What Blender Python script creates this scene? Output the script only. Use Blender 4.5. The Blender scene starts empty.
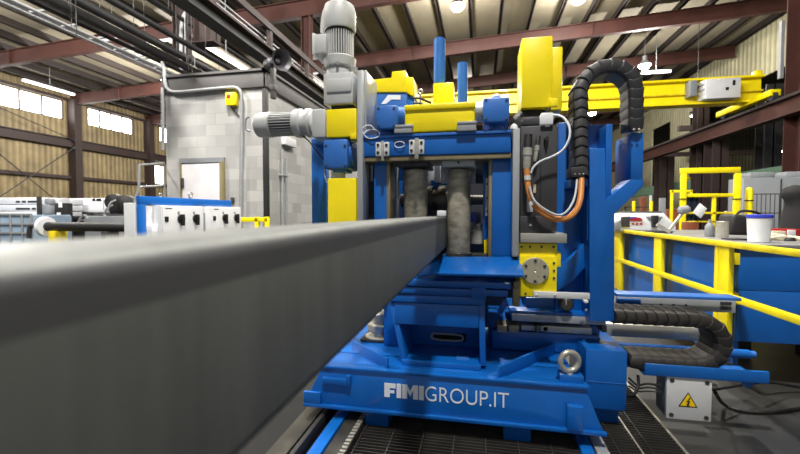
import bpy, bmesh, math, random
from mathutils import Vector, Matrix
random.seed(7)
SC = bpy.context.scene
COL = SC.collection
# ------------------------------------------------------------------ survey of the place from the photograph
FPX, H = 400.0, 1.2
YAW, PIT = math.atan(80 / 400), math.atan(14 / 400)
_cy, _sy, _cp, _sp = math.cos(YAW), math.sin(YAW), math.cos(PIT), math.sin(PIT)
def _ray(u, v):
    a = (u - 400) / FPX; b = -(v - 227) / FPX
    fw = _cp + b * _sp
    return (a * _cy - fw * _sy, fw * _cy + a * _sy, b * _cp - _sp)
def at(u, v, Y):
    d = _ray(u, v); t = Y / d[1]; return Vector((d[0] * t, Y, H + d[2] * t))
def atx(u, v, X):
    d = _ray(u, v); t = X / d[0]; return Vector((X, d[1] * t, H + d[2] * t))
def atz(u, v, Z):
    d = _ray(u, v); t = (Z - H) / d[2]; return Vector((d[0] * t, d[1] * t, Z))
def R(u0, v0, u1, v1, Y):
    um, vm = (u0 + u1) / 2, (v0 + v1) / 2
    return at(u0, vm, Y).x, at(u1, vm, Y).x, at(um, v1, Y).z, at(um, v0, Y).z

# ------------------------------------------------------------------ mesh builder
class MB:
    def lift(s, z):                                # trim whatever would dip below height z
        for v in s.bm.verts:
            if v.co.z < z: v.co.z = z
        return s
    def __init__(s): s.bm = bmesh.new()
    def _add(s, t):
        me = bpy.data.meshes.new('t'); t.to_mesh(me); t.free(); s.bm.from_mesh(me); bpy.data.meshes.remove(me)
    def hexa(s, f, b, bev=0.0, seg=2):
        t = bmesh.new()
        vf = [t.verts.new(p) for p in f]; vb = [t.verts.new(p) for p in b]
        n = len(f)
        t.faces.new(vf); t.faces.new(list(reversed(vb)))
        for i in range(n):
            j = (i + 1) % n
            t.faces.new((vf[j], vf[i], vb[i], vb[j]))
        bmesh.ops.recalc_face_normals(t, faces=t.faces[:])
        if bev > 0:
            bmesh.ops.bevel(t, geom=t.edges[:], offset=bev, segments=seg, affect='EDGES', profile=0.5, clamp_overlap=True)
        s._add(t); return s
    def box(s, x0, x1, y0, y1, z0, z1, bev=0.0, seg=2):
        x0, x1 = min(x0, x1), max(x0, x1); y0, y1 = min(y0, y1), max(y0, y1); z0, z1 = min(z0, z1), max(z0, z1)
        return s.hexa([(x0, y0, z0), (x1, y0, z0), (x1, y0, z1), (x0, y0, z1)],
                      [(x0, y1, z0), (x1, y1, z0), (x1, y1, z1), (x0, y1, z1)], min(bev, .45 * min(x1 - x0, y1 - y0, z1 - z0)), seg)
    def px(s, u0, v0, u1, v1, y0, y1, bev=0.004):
        x0, x1, z0, z1 = R(u0, v0, u1, v1, y0); return s.box(x0, x1, y0, y1, z0, z1, bev)
    def prism(s, pts, y0, y1, bev=0.0):          # polygon in XZ, extruded along Y
        return s.hexa([(x, y0, z) for x, z in pts], [(x, y1, z) for x, z in pts], bev)
    def prismpx(s, uv, y0, y1, bev=0.0):
        return s.prism([(p.x, p.z) for p in (at(u, v, y0) for u, v in uv)], y0, y1, bev)
    def prismx(s, pts, x0, x1, bev=0.0):         # polygon in YZ
        return s.hexa([(x0, y, z) for y, z in pts], [(x1, y, z) for y, z in pts], bev)
    def prismz(s, pts, z0, z1, bev=0.0):
        return s.hexa([(x, y, z0) for x, y in pts], [(x, y, z1) for x, y in pts], bev)
    def lathe(s, p0, ax, prof, n=28, cap=True):
        p0 = Vector(p0); ax = Vector(ax).normalized()
        a = ax.orthogonal().normalized(); b = ax.cross(a)
        t = bmesh.new(); rings = []
        for d, r in prof:
            r = max(r, 1e-5)
            rings.append([t.verts.new(p0 + ax * d + (a * math.cos(2 * math.pi * k / n) + b * math.sin(2 * math.pi * k / n)) * r) for k in range(n)])
        for i in range(len(rings) - 1):
            for k in range(n):
                t.faces.new((rings[i][k], rings[i][(k + 1) % n], rings[i + 1][(k + 1) % n], rings[i + 1][k]))
        if cap:
            t.faces.new(list(reversed(rings[0]))); t.faces.new(rings[-1])
        bmesh.ops.recalc_face_normals(t, faces=t.faces[:])
        s._add(t); return s
    def cyl(s, p0, p1, r, r1=None, n=24):
        d = Vector(p1) - Vector(p0); L = d.length
        return s.lathe(p0, d, [(0, r), (L, r if r1 is None else r1)], n)
    def tube(s, pts, r, n=10, smooth=0, closed=False):
        P = [Vector(p) for p in pts]
        for _ in range(smooth):
            Q = [P[0]]
            for i in range(len(P) - 1):
                Q += [P[i].lerp(P[i + 1], .25), P[i].lerp(P[i + 1], .75)]
            Q.append(P[-1]); P = Q
        t = bmesh.new(); rings = []
        tan = (P[1] - P[0]).normalized(); a = tan.orthogonal().normalized()
        for i, p in enumerate(P):
            nt = (P[min(i + 1, len(P) - 1)] - P[max(i - 1, 0)]).normalized()
            a = (a - nt * a.dot(nt)).normalized(); b = nt.cross(a)
            rings.append([t.verts.new(p + (a * math.cos(2 * math.pi * k / n) + b * math.sin(2 * math.pi * k / n)) * r) for k in range(n)])
        for i in range(len(rings) - 1):
            for k in range(n):
                t.faces.new((rings[i][k], rings[i][(k + 1) % n], rings[i + 1][(k + 1) % n], rings[i + 1][k]))
        t.faces.new(list(reversed(rings[0]))); t.faces.new(rings[-1])
        bmesh.ops.recalc_face_normals(t, faces=t.faces[:])
        s._add(t); return s
    def torus(s, c, nrm, Rr, r, n=32, m=12):
        c = Vector(c); nrm = Vector(nrm).normalized(); a = nrm.orthogonal().normalized(); b = nrm.cross(a)
        t = bmesh.new(); V = []
        for i in range(n):
            d = a * math.cos(2 * math.pi * i / n) + b * math.sin(2 * math.pi * i / n)
            V.append([t.verts.new(c + d * (Rr + r * math.cos(2 * math.pi * k / m)) + nrm * r * math.sin(2 * math.pi * k / m)) for k in range(m)])
        for i in range(n):
            for k in range(m):
                t.faces.new((V[i][k], V[(i + 1) % n][k], V[(i + 1) % n][(k + 1) % m], V[i][(k + 1) % m]))
        bmesh.ops.recalc_face_normals(t, faces=t.faces[:])
        s._add(t); return s
    def bar(s, p0, p1, w, h, up=(0, 0, 1), bev=0.0):   # rectangular bar between two points
        p0, p1 = Vector(p0), Vector(p1); d = (p1 - p0).normalized(); up = Vector(up)
        sd = d.cross(up).normalized(); up = sd.cross(d)
        q = [(-w / 2, -h / 2), (w / 2, -h / 2), (w / 2, h / 2), (-w / 2, h / 2)]
        return s.hexa([p0 + sd * i + up * j for i, j in q], [p1 + sd * i + up * j for i, j in q], bev)

def finish(name, me, mat):
    o = bpy.data.objects.new(name, me); COL.objects.link(o)
    if mat: me.materials.append(mat)
    return o
def origin(p):
    v = Vector((0, 0, 0))
    while p is not None: v += p.location; p = p.parent
    return v
def obj(name, mb, mat, parent=None, loc=None, sharp=32):
    base = origin(parent) + (Vector(loc) if loc is not None else Vector((0, 0, 0)))
    bmesh.ops.translate(mb.bm, verts=mb.bm.verts[:], vec=-base)
    me = bpy.data.meshes.new(name); mb.bm.to_mesh(me); mb.bm.free()
    if len(me.polygons):
        me.polygons.foreach_set('use_smooth', [True] * len(me.polygons))
        me.set_sharp_from_angle(angle=math.radians(sharp))
    o = finish(name, me, mat)
    if loc is not None: o.location = loc
    if parent: o.parent = parent
    return o
def tag(o, label, cat, group=None, kind=None):
    if label: o['label'] = label
    if cat: o['category'] = cat
    if group: o['group'] = group
    if kind: o['kind'] = kind
    return o
def thing(name, label, cat, loc=(0, 0, 0), group=None):
    o = bpy.data.objects.new(name, None); COL.objects.link(o); o.location = loc; o.empty_display_size = .1
    return tag(o, label, cat, group)
def single(name, mb, mat, label, cat, loc, group=None, kind=None):
    return tag(obj(name, mb, mat, None, loc), label, cat, group, kind)
def dup(root, loc, label=None):
    r = root.copy(); COL.objects.link(r); r.location = loc
    if label: r['label'] = label
    for ch in list(root.children):
        c = ch.copy(); COL.objects.link(c); c.parent = r
        for g in list(ch.children):
            d = g.copy(); COL.objects.link(d); d.parent = c
    return r
_boltmesh = {}
def bolts(parent, pts, r, mat, ax=(0, -1, 0), h=None, name='bolt'):
    h = h or r * .8; k = (r, tuple(ax), mat.name, h)
    if k not in _boltmesh:
        m = MB(); m.lathe((0, 0, 0), ax, [(-.002, r), (h * .8, r), (h, r * .75)], 10)
        me = bpy.data.meshes.new(name); m.bm.to_mesh(me); m.bm.free(); me.materials.append(mat); _boltmesh[k] = me
    b = origin(parent)
    for p in pts:
        o = bpy.data.objects.new(name, _boltmesh[k]); COL.objects.link(o); o.location = Vector(p) - b; o.parent = parent

# ------------------------------------------------------------------ materials
def lin(c):
    return tuple(((x / 255) / 12.92 if x / 255 <= .04045 else ((x / 255 + .055) / 1.055) ** 2.4) for x in c) + (1,)
def mat(name, rgb, rough=.5, metal=0.0, var=.12, scale=6.0, bump=0.0, rvar=.12, stretch=None, coat=0.0, dark=None, spec=.5):
    m = bpy.data.materials.new(name); m.use_nodes = True
    nt = m.node_tree; N = nt.nodes; L = nt.links; bs = N['Principled BSDF']
    bs.inputs['Roughness'].default_value = rough; bs.inputs['Metallic'].default_value = metal
    bs.inputs['Coat Weight'].default_value = coat; bs.inputs['Specular IOR Level'].default_value = spec
    tc = N.new('ShaderNodeTexCoord'); mp = N.new('ShaderNodeMapping'); L.new(tc.outputs['Object'], mp.inputs[0])
    if stretch: mp.inputs['Scale'].default_value = stretch
    nz = N.new('ShaderNodeTexNoise'); nz.inputs['Scale'].default_value = scale; nz.inputs['Detail'].default_value = 5; nz.inputs['Roughness'].default_value = .6
    L.new(mp.outputs[0], nz.inputs['Vector'])
    cr = N.new('ShaderNodeValToRGB'); c = lin(rgb)
    d = lin(dark) if dark else tuple(x * (1 - var) for x in c[:3]) + (1,)
    cr.color_ramp.elements[0].position = .33; cr.color_ramp.elements[0].color = d
    cr.color_ramp.elements[1].position = .67; cr.color_ramp.elements[1].color = tuple(min(1, x * (1 + var * .5)) for x in c[:3]) + (1,)
    L.new(nz.outputs['Fac'], cr.inputs[0]); L.new(cr.outputs[0], bs.inputs['Base Color'])
    mr = N.new('ShaderNodeMapRange'); mr.inputs['To Min'].default_value = max(.04, rough - rvar); mr.inputs['To Max'].default_value = min(1, rough + rvar)
    L.new(nz.outputs['Fac'], mr.inputs[0]); L.new(mr.outputs[0], bs.inputs['Roughness'])
    if bump:
        bp = N.new('ShaderNodeBump'); bp.inputs['Strength'].default_value = bump; bp.inputs['Distance'].default_value = .004
        L.new(nz.outputs['Fac'], bp.inputs['Height']); L.new(bp.outputs[0], bs.inputs['Normal'])
    return m
def emis(name, rgb, st):
    m = bpy.data.materials.new(name); m.use_nodes = True; nt = m.node_tree; nt.nodes.clear()
    e = nt.nodes.new('ShaderNodeEmission'); e.inputs[0].default_value = lin(rgb); e.inputs[1].default_value = st
    o = nt.nodes.new('ShaderNodeOutputMaterial'); nt.links.new(e.outputs[0], o.inputs[0]); return m
def striped(name, rgb, rgb2, axis, freq, rough=.6, sharp=.45, var=.15, metal=0):   # ribbed sheet: wave bump + slight tone
    m = mat(name, rgb, rough, metal, var, 1.3)
    nt = m.node_tree; N, L = nt.nodes, nt.links; bs = N['Principled BSDF']
    tc = N.new('ShaderNodeTexCoord'); wv = N.new('ShaderNodeTexWave'); wv.bands_direction = axis; wv.inputs['Scale'].default_value = freq
    L.new(tc.outputs['Object'], wv.inputs['Vector'])
    bp = N.new('ShaderNodeBump'); bp.inputs['Strength'].default_value = .8; bp.inputs['Distance'].default_value = .04
    L.new(wv.outputs['Fac'], bp.inputs['Height']); L.new(bp.outputs[0], bs.inputs['Normal'])
    src = bs.inputs['Base Color'].links[0].from_socket
    mx = N.new('ShaderNodeMix'); mx.data_type = 'RGBA'; L.new(src, mx.inputs['A']); mx.inputs['B'].default_value = lin(rgb2)
    cr = N.new('ShaderNodeValToRGB'); cr.color_ramp.elements[0].position = .75; cr.color_ramp.elements[1].position = .95
    L.new(wv.outputs['Fac'], cr.inputs[0]); ml = N.new('ShaderNodeMath'); ml.operation = 'MULTIPLY'; ml.inputs[1].default_value = sharp
    L.new(cr.outputs[0], ml.inputs[0]); L.new(ml.outputs[0], mx.inputs['Factor']); L.new(mx.outputs['Result'], bs.inputs['Base Color'])
    return m

BLUE = mat('machine_blue_paint', (10, 96, 182), .34, 0, .12, 5, .05, coat=.25)
BLUE2 = mat('gearbox_blue_paint', (48, 108, 190), .4, 0, .1, 6, .05)
YEL = mat('machine_yellow_paint', (246, 224, 4), .36, 0, .06, 4, .03, coat=.2)
YELD = mat('worn_yellow_paint', (232, 208, 20), .45, 0, .25, 9, .05)
GRAYM = mat('motor_grey_paint', (192, 194, 194), .42, 0, .08, 7, .05)
STEEL = mat('brushed_steel', (190, 188, 178), .32, .5, .15, 9, .05, stretch=(1, 1, 8))
STEELD = mat('oily_steel', (92, 90, 84), .42, .75, .3, 7, .1)
ROLL = mat('roller_steel', (168, 163, 146), .34, .25, .5, 14, .1, stretch=(1, 1, 1.8), dark=(128, 124, 110))
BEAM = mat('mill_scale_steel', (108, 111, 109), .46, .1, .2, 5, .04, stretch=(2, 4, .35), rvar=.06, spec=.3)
def dark_band(m, z0, z1, rgb):          # darker colour between two heights, beside the upper edge of the rolled tube
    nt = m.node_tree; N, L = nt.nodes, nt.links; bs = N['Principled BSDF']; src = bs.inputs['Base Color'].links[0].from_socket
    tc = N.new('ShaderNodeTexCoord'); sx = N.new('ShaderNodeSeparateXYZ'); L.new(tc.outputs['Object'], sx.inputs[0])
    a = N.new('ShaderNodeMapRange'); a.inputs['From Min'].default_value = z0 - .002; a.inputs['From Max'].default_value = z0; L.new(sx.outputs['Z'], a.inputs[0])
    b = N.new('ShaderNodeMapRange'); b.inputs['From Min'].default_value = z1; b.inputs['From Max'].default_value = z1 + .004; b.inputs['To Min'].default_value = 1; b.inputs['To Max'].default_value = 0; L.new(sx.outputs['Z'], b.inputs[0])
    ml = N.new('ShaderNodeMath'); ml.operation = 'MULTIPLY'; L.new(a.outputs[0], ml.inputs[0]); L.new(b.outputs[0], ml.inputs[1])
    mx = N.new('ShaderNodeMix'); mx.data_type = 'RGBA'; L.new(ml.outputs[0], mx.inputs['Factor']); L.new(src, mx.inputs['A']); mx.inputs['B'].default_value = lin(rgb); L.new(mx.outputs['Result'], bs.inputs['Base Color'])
dark_band(BEAM, .160, .186, (80, 81, 84))
TAN = mat('brass_wear_strip', (150, 138, 108), .4, .4, .2, 8)
SILV = mat('grey_guide_bar', (172, 176, 180), .36, .3, .1, 6, stretch=(1, 1, .2))
DARKP = mat('anthracite_paint', (62, 62, 66), .5, .2, .12, 8, .05)
BLACK = mat('black_rubber', (24, 24, 26), .55, 0, .2, 9, .05)
CHAIN = mat('carrier_plastic', (50, 50, 52), .5, 0, .12, 8, .05)
CHAIN2 = mat('dusty_carrier_plastic', (50, 48, 46), .6, 0, .25, 7, .05)
ORANGE = mat('orange_cable_sheath', (206, 134, 66), .45, 0, .08, 20)
WCAB = mat('pale_grey_cable', (196, 202, 208), .45, 0, .05, 20)
WHITE = mat('white_plastic', (232, 234, 236), .4, 0, .05, 8)
CABG = mat('cabinet_light_grey', (208, 210, 212), .4, 0, .05, 5)
LETTER = mat('white_lettering', (240, 244, 250), .5, 0, .03, 8)
RED = mat('red_oxide_steel', (70, 38, 31), .6, 0, .25, 1.6)
REDD = mat('dark_oxide_steel', (52, 38, 35), .65, 0, .3, 1.6)
PURL = mat('brown_purlin_steel', (38, 29, 25), .75, 0, .3, 1.2)
DKST = mat('dark_grey_steel', (56, 55, 56), .5, .2, .2, 3)
PIPE = mat('black_pipe_paint', (26, 26, 27), .6, .05, .2, 3)
GALV = mat('galvanised_conduit', (150, 152, 154), .5, .3, .1, 5)
ROOFI = mat('roof_insulation', (136, 128, 109), .8, 0, .22, .7, .0, stretch=(1.2, .5, 1))
SIDING = striped('ribbed_siding', (138, 122, 88), (80, 66, 44), 'Y', 1.1, .6, .25, .35)
SIDINGR = striped('pale_ribbed_siding', (178, 172, 140), (92, 88, 70), 'Y', 1.0, .6, .5, .2)
SIDINGB = striped('back_ribbed_siding', (150, 142, 112), (80, 74, 58), 'X', 1.1, .6, .4, .2)
CONC = mat('stained_concrete', (56, 56, 55), .5, 0, .4, 1.5, .06, rvar=.2, dark=(40, 40, 40))
GRATE = mat('grating_steel', (74, 72, 70), .5, .5, .3, 4)
PITM = mat('black_pit', (16, 16, 17), .9, 0, .1, 4)
STOCKW = mat('white_wrapped_steel', (232, 234, 240), .4, 0, .06, 2)
STOCKB = mat('blue_grey_crate', (132, 152, 172), .5, 0, .15, 3)
GREENB = mat('green_girder_paint', (84, 112, 92), .55, 0, .2, 2)
GREYBOX = mat('machine_enclosure_grey', (128, 132, 136), .5, 0, .08, 2)
BROWN = mat('rust_orange_crate', (124, 66, 38), .6, 0, .2, 6)
DBLUE = mat('navy_cloth', (44, 58, 84), .85, 0, .25, 12, .2)
CREAM = mat('cream_glove_cloth', (206, 198, 172), .85, 0, .2, 18, .2)
CLOTHB = mat('black_cloth', (30, 29, 31), .9, 0, .25, 10, .25)
REDT = mat('red_toolbox_paint', (168, 28, 30), .4, 0, .1, 6)
LIDB = mat('blue_lid_plastic', (54, 68, 190), .4, 0, .05, 8)
DOORW = mat('white_door_paint', (222, 220, 224), .45, 0, .05, 2)
BENCHT = mat('scratched_benchtop', (136, 136, 136), .45, .2, .25, 5)
SIGNY = mat('sign_yellow', (250, 210, 20), .5, 0, .03, 8)
BLKP = mat('black_print', (14, 14, 14), .5, 0, .03, 8)
BRONZE = mat('tan_door_frame', (142, 132, 96), .5, .2, .1, 5)
PANE = emis('daylit_window_glass', (255, 253, 248), 11.0)
LENS = emis('lamp_lens', (255, 250, 240), 30.0)
TUBEL = emis('tube_lamp', (255, 252, 246), 8.0)

# concrete block material
def block_mat():
    m = mat('grey_concrete_block', (166, 166, 164), .85, 0, .12, 3, .1)
    nt = m.node_tree; N, L = nt.nodes, nt.links; bs = N['Principled BSDF']
    tc = N.new('ShaderNodeTexCoord'); sx = N.new('ShaderNodeSeparateXYZ'); L.new(tc.outputs['Object'], sx.inputs[0])
    ad = N.new('ShaderNodeMath'); ad.operation = 'ADD'; L.new(sx.outputs['X'], ad.inputs[0]); L.new(sx.outputs['Y'], ad.inputs[1])
    cb = N.new('ShaderNodeCombineXYZ'); L.new(ad.outputs[0], cb.inputs['X']); L.new(sx.outputs['Z'], cb.inputs['Y'])
    br = N.new('ShaderNodeTexBrick'); br.inputs['Scale'].default_value = 1; br.inputs['Brick Width'].default_value = .4; br.inputs['Row Height'].default_value = .2
    br.inputs['Mortar Size'].default_value = .006; br.inputs['Color1'].default_value = lin((140, 140, 139)); br.inputs['Color2'].default_value = lin((176, 176, 174)); br.inputs['Mortar'].default_value = lin((150, 150, 148))
    L.new(cb.outputs[0], br.inputs['Vector'])
    src = bs.inputs['Base Color'].links[0].from_socket
    mx = N.new('ShaderNodeMix'); mx.data_type = 'RGBA'; mx.inputs['Factor'].default_value = .75; L.new(src, mx.inputs['A']); L.new(br.outputs['Color'], mx.inputs['B'])
    L.new(mx.outputs['Result'], bs.inputs['Base Color'])
    return m
BLOCK = block_mat()
def turned_mat():      # faced steel disc
    m = mat('turned_steel', (192, 186, 164), .3, .4, .06, 8); return m
TURN = turned_mat()

# ================================================================== THE SETTING
def struct(name, mb, m, label=None, cat=None, loc=(0, 0, 0), parent=None):
    o = obj(name, mb, m, parent, loc if parent is None else None)
    if parent is None:
        o['kind'] = 'structure'
        tag(o, label, cat)
    return o
XL, XR, XW, YB, YF = -22.0, 8.6, 12.6, 46.0, -7.0
def zr(x): return 7.05 + .055 * (x + 22)          # underside of the rafters
m = MB(); m.box(-23, 36.2, YF, YB + .3, -.2, 0)
struct('floor', m, CONC, 'grey stained concrete floor of the hall', 'floor')
m = MB(); m.prism([(-22.4, zr(-22.4) + .86), (36, zr(36) + .86), (36, zr(36) + 1.0), (-22.4, zr(-22.4) + 1.0)], YF, YB + .3)
ceil = struct('ceiling', m, ROOFI, 'beige insulated roof sloping up to the right over brown purlins', 'ceiling')
x = -21.3; k = 0
while x < 14:
    p = MB(); z = zr(x) + .6
    p.box(x - .03, x + .03, YF, YB, z, z + .27); p.box(x - .07, x + .07, YF, YB, z, z + .02)
    obj('purlin', p, PURL, ceil); x += 1.16
# rafters across the hall
RY = [-1.9, 3.1, 8.1, 13.1, 18.1, 23.1, 28.1, 33.1, 38.1, 43.1]
names = {3: 'nearest red oxide roof rafter, above the concrete block room', 4: 'red oxide roof rafter meeting the left wall between the two long window groups',
         5: 'red roof rafter passing behind the tall yellow tower top', 6: 'far dark roof rafter above the yellow crane girder'}
for i, y in enumerate(RY):
    if i < 3: continue
    r = MB(); t = .03; x0, x1 = -21.95, 12.4 if i != 6 else 12.4
    for za, zb, w in ((0, .03, .22), (.03, .55, .025), (.55, .58, .22)):
        r.prism([(x0, zr(x0) + za), (x1, zr(x1) + za), (x1, zr(x1) + zb), (x0, zr(x0) + zb)], y - w / 2, y + w / 2)
    for xs in (-18.8, -10.5, -3, 4.5):
        r.prism([(xs, zr(xs) + .03), (xs + .03, zr(xs) + .03), (xs + .03, zr(xs) + .55), (xs, zr(xs) + .55)], y - .1, y + .1)
    o = struct('roof_rafter', r, RED, names.get(i, 'distant dark roof rafter spanning the far end of the hall, seen through the gap over the crane'), 'rafter', (0, y, zr(-5)))
    if i > 6: o['group'] = 'far roof rafters'
# left wall with its high windows
groups = [(8.6, 12.7), (13.6, 17.7), (19.1, 22.1), (24.3, 28.0), (29.0, 33.0)]
zb, zt = 6.22, 7.22
w = MB(); w.box(XL - .2, XL, YF, YB, 0, zb); w.box(XL - .2, XL, YF, YB, zt, 8.2)
prev = YF
for a, b in groups:
    w.box(XL - .2, XL, prev, a, zb, zt); prev = b
w.box(XL - .2, XL, prev, YB, zb, zt)
struct('wall_left', w, SIDING, 'tan ribbed metal wall on the left with high windows', 'wall')
for i, (a, b) in enumerate(groups):
    fr = MB(); n = 4
    for k in range(n + 1):
        y = a + (b - a) * k / n; fr.box(XL - .12, XL + .01, y - .025, y + .025, zb, zt)
    fr.box(XL - .12, XL + .01, a, b, zb, zb + .04); fr.box(XL - .12, XL + .01, a, b, zt - .04, zt)
    fo = struct('window_%d' % (i + 1), fr, REDD, ['high four pane window at the very left, nearest', 'high four pane window left of the first wall column', 'high four pane window between the two left wall columns', 'high bright window beside the top of the block room', 'high window farthest along the left wall'][i], 'window')
    for k in range(n):
        pn = MB(); pn.box(XL - .1, XL - .09, a + (b - a) * k / n + .025, a + (b - a) * (k + 1) / n - .025, zb + .04, zt - .04)
        obj('window_pane', pn, PANE, fo)
m = MB(); m.box(XL - .1, XL + .02, 23.45, 24.75, 3.2, 4.5)
wd = struct('window_6', m, REDD, 'low bright opening in the left wall beside the block room', 'window')
m = MB(); m.box(XL + .02, XL + .04, 23.5, 24.7, 3.25, 4.45); obj('window_pane', m, PANE, wd)
# girts and wall beam
g = MB(); g.box(XL + .02, XL + .35, YF, YB, 4.75, 5.2); g.box(XL + .02, XL + .45, YF, YB, 5.15, 5.2); struct('trim_1', g, REDD, 'deep brown steel beam running along the left wall', 'beam')
g = MB(); g.box(XL + .02, XL + .22, YF, YB, 3.05, 3.22); struct('trim_2', g, REDD, 'thin brown girt low on the left wall', 'girt')
g = MB(); g.box(XL + .02, XL + .16, YF, YB, 7.26, 7.4); struct('trim_3', g, REDD, 'brown eave strip above the left windows', 'trim')
cn = {8.1: 'brown steel column on the left wall outside the frame', 13.1: 'brown steel column at the left edge of the wall', 18.1: 'brown steel wall column between the two long window groups', 23.1: 'brown steel wall column next to the concrete block room', 28.1: 'far brown column of the left wall'}
for y, lb in cn.items():
    if y < 13: continue
    c = MB(); z1 = zr(XL) + .3
    c.box(XL + .05, XL + .5, y - .19, y - .16, 0, z1); c.box(XL + .05, XL + .5, y + .16, y + .19, 0, z1); c.box(XL + .26, XL + .29, y - .16, y + .16, 0, z1)
    c.box(XL + .48, XL + .52, y - .2, y + .2, 0, z1)
    struct('steel_column', c, REDD, lb, 'column', (XL + .3, y, 0))
# cross bracing rods on the left wall
br = thing('brace_rods', 'thin crossed brace rods on the left wall', 'brace', (XL + .6, 11, 0))
for a, b in (((13.4, 4.7), (17.8, 1.0)), ((13.4, 1.2), (17.8, 4.7)), ((14.0, 6.1), (17.9, 5.1))):
    q = MB(); q.cyl((XL + .55, a[0], a[1]), (XL + .55, b[0], b[1]), .025, n=6); obj('rod', q, DKST, br)
    for e in (a, b): q = MB(); q.box(XL + .35, XL + .6, e[0] - .06, e[0] + .06, e[1] - .06, e[1] + .06, .01); obj('wall_mount', q, DKST, br)
# back wall
m = MB(); m.box(-22.2, 36, YB, YB + .2, 0, 11); struct('wall_back', m, SIDINGB, 'dim ribbed metal wall closing the far end', 'wall')
# right wall: cladding in panels
m = MB()
for a_, b_, z0_, z1_ in ((33.4, YB, 0, 9.6), (28.0, 30.4, 0, 9.6), (30.4, 33.4, 7.4, 9.6), (9.0, 28.0, 7.4, 9.6)): m.box(XW, XW + .12, a_, b_, z0_, z1_)
struct('wall_right', m, SIDINGR, 'pale ribbed siding on the right beyond the crane runway', 'wall')
m = MB(); m.box(35.8, 36, YF, YB, 0, 12); struct('wall_side', m, DKST, 'dark far wall of the neighbouring bay on the right', 'wall')

# runway on the right with its columns
rw = thing('crane_runway', 'long brown crane runway beam rising to the right above the fence gate', 'crane beam', (7.9, 20, 3.7))
m = MB(); m.box(7.88, 7.91, 7, 40, 3.78, 4.18); obj('web', m, RED, rw)
m = MB(); m.box(7.75, 8.05, 7, 40, 4.18, 4.22); obj('top_flange', m, REDD, rw)
m = MB(); m.box(7.75, 8.05, 7, 40, 3.74, 3.78); obj('bottom_flange', m, RED, rw)
m = MB(); m.box(7.87, 7.93, 7, 40, 4.22, 4.3); obj('rail', m, DKST, rw)
rcols = [(12.3, .5, RED, 'large brown column at the far right edge behind the grey enclosure'), (15.9, .34, DKST, None), (20.7, .42, REDD, 'brown column on the right beside the tilted white sheet side of the gate'), (18.0, .34, REDD, None)]
def icol(name, x, y, wd, d, z1, mt, lb):
    c = MB(); c.box(x - wd / 2, x + wd / 2, y - d / 2, y - d / 2 + .03, 0, z1); c.box(x - wd / 2, x + wd / 2, y + d / 2 - .03, y + d / 2, 0, z1); c.box(x - .02, x + .02, y - d / 2, y + d / 2, 0, z1)
    return struct(name, c, mt, lb, 'column', (x, y, 0))
icol('steel_column', at(786, 120, 12.0).x + .62, 12.3, .6, .6, 8.6, RED, 'large brown column at the right edge behind the grey enclosure')
icol('steel_column', 8.2, 16.2, .5, .6, 3.74, REDD, 'brown column under the crane runway above the fence gate')
icol('steel_column', 9.6, 15.9, .5, .5, 5.5, DKST, 'dark grey column in the opening right of the gate')
icol('steel_column', 8.25, 20.4, .6, .6, 3.74, REDD, 'brown column under the runway, left of the ribbed siding strip')
icol('steel_column', 8.35, 17.6, .4, .4, 5.5, REDD, 'narrow dark column at the right side of the siding strip')
m = MB(); m.box(*R(781, 20, 784.5, 78, 12.5)[:2], 12.5, 12.6, *R(781, 20, 784.5, 78, 12.5)[2:]); struct('trim_4', m, GALV, 'bright vertical edge strip beside the right column', 'trim')
# neighbouring bay seen through the openings
g = thing('overhead_girder', 'yellow girder in the neighbouring bay seen right of the gate', 'crane beam', (17, 18, 3))
m = MB(); m.box(11, 24, 24.8, 25.2, 2.6, 3.1); obj('girder', m, YELD, g)
m = MB(); m.box(11, 24, 24.7, 25.3, 3.1, 3.16); obj('flange', m, YELD, g)
for xh in (13.5, 22): q = MB(); q.box(xh, xh + .3, 24.85, 25.15, 0, 2.61); obj('leg', q, REDD, g)
g = thing('roof_truss', 'dark roof trusses of the neighbouring bay', 'truss', (17, 18, 4))
for zz, yy in ((5.2, 22), (4.6, 27), (6.2, 20)):
    m = MB(); m.box(9.5, 25, yy - .1, yy + .1, zz, zz + .25); obj('chord', m, REDD, g)
g = single('low_girder', MB().box(8.75, 9.0, 11, 30, 2.15, 2.6), GREENB, 'dull green girder running low behind the right columns', 'beam', (8.9, 18, 2.15))
for yh in (11.4, 17.0, 23.0): q = MB(); q.box(8.8, 8.95, yh, yh + .15, 0, 2.16); obj('leg', q, GREENB, g)
for i, (px_, py_, pz_, sz) in enumerate(((14.4, 23, 4.2, .28), (18.5, 24, 4.0, .3), (17.2, 21.5, 2.85, .3), (at(697, 116, 19.5).x, 19.5, at(697, 116, 19.5).z, .22))):
    lt = thing('hall_lamp', ['small lit lamp in the neighbouring bay above the gate', 'lit strip lamp in the neighbouring bay right of the grey column', 'low lit strip lamp near the right edge column', 'lit lamp high in the dark opening under the crane girder'][i], 'lamp', (px_, py_, pz_))
    m = MB(); m.box(px_ - sz, px_ + sz, py_ - .1, py_ + .1, pz_ + .04, pz_ + .1); obj('housing', m, DKST, lt)
    m = MB(); m.box(px_ - sz, px_ + sz, py_ - .09, py_ + .09, pz_ - .02, pz_ + .04); obj('lens', m, TUBEL, lt)
    m = MB(); m.cyl((px_, py_, pz_ + .1), (px_, py_, zr(px_) + .9), .012, n=6); obj('hanger', m, DKST, lt)

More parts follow.
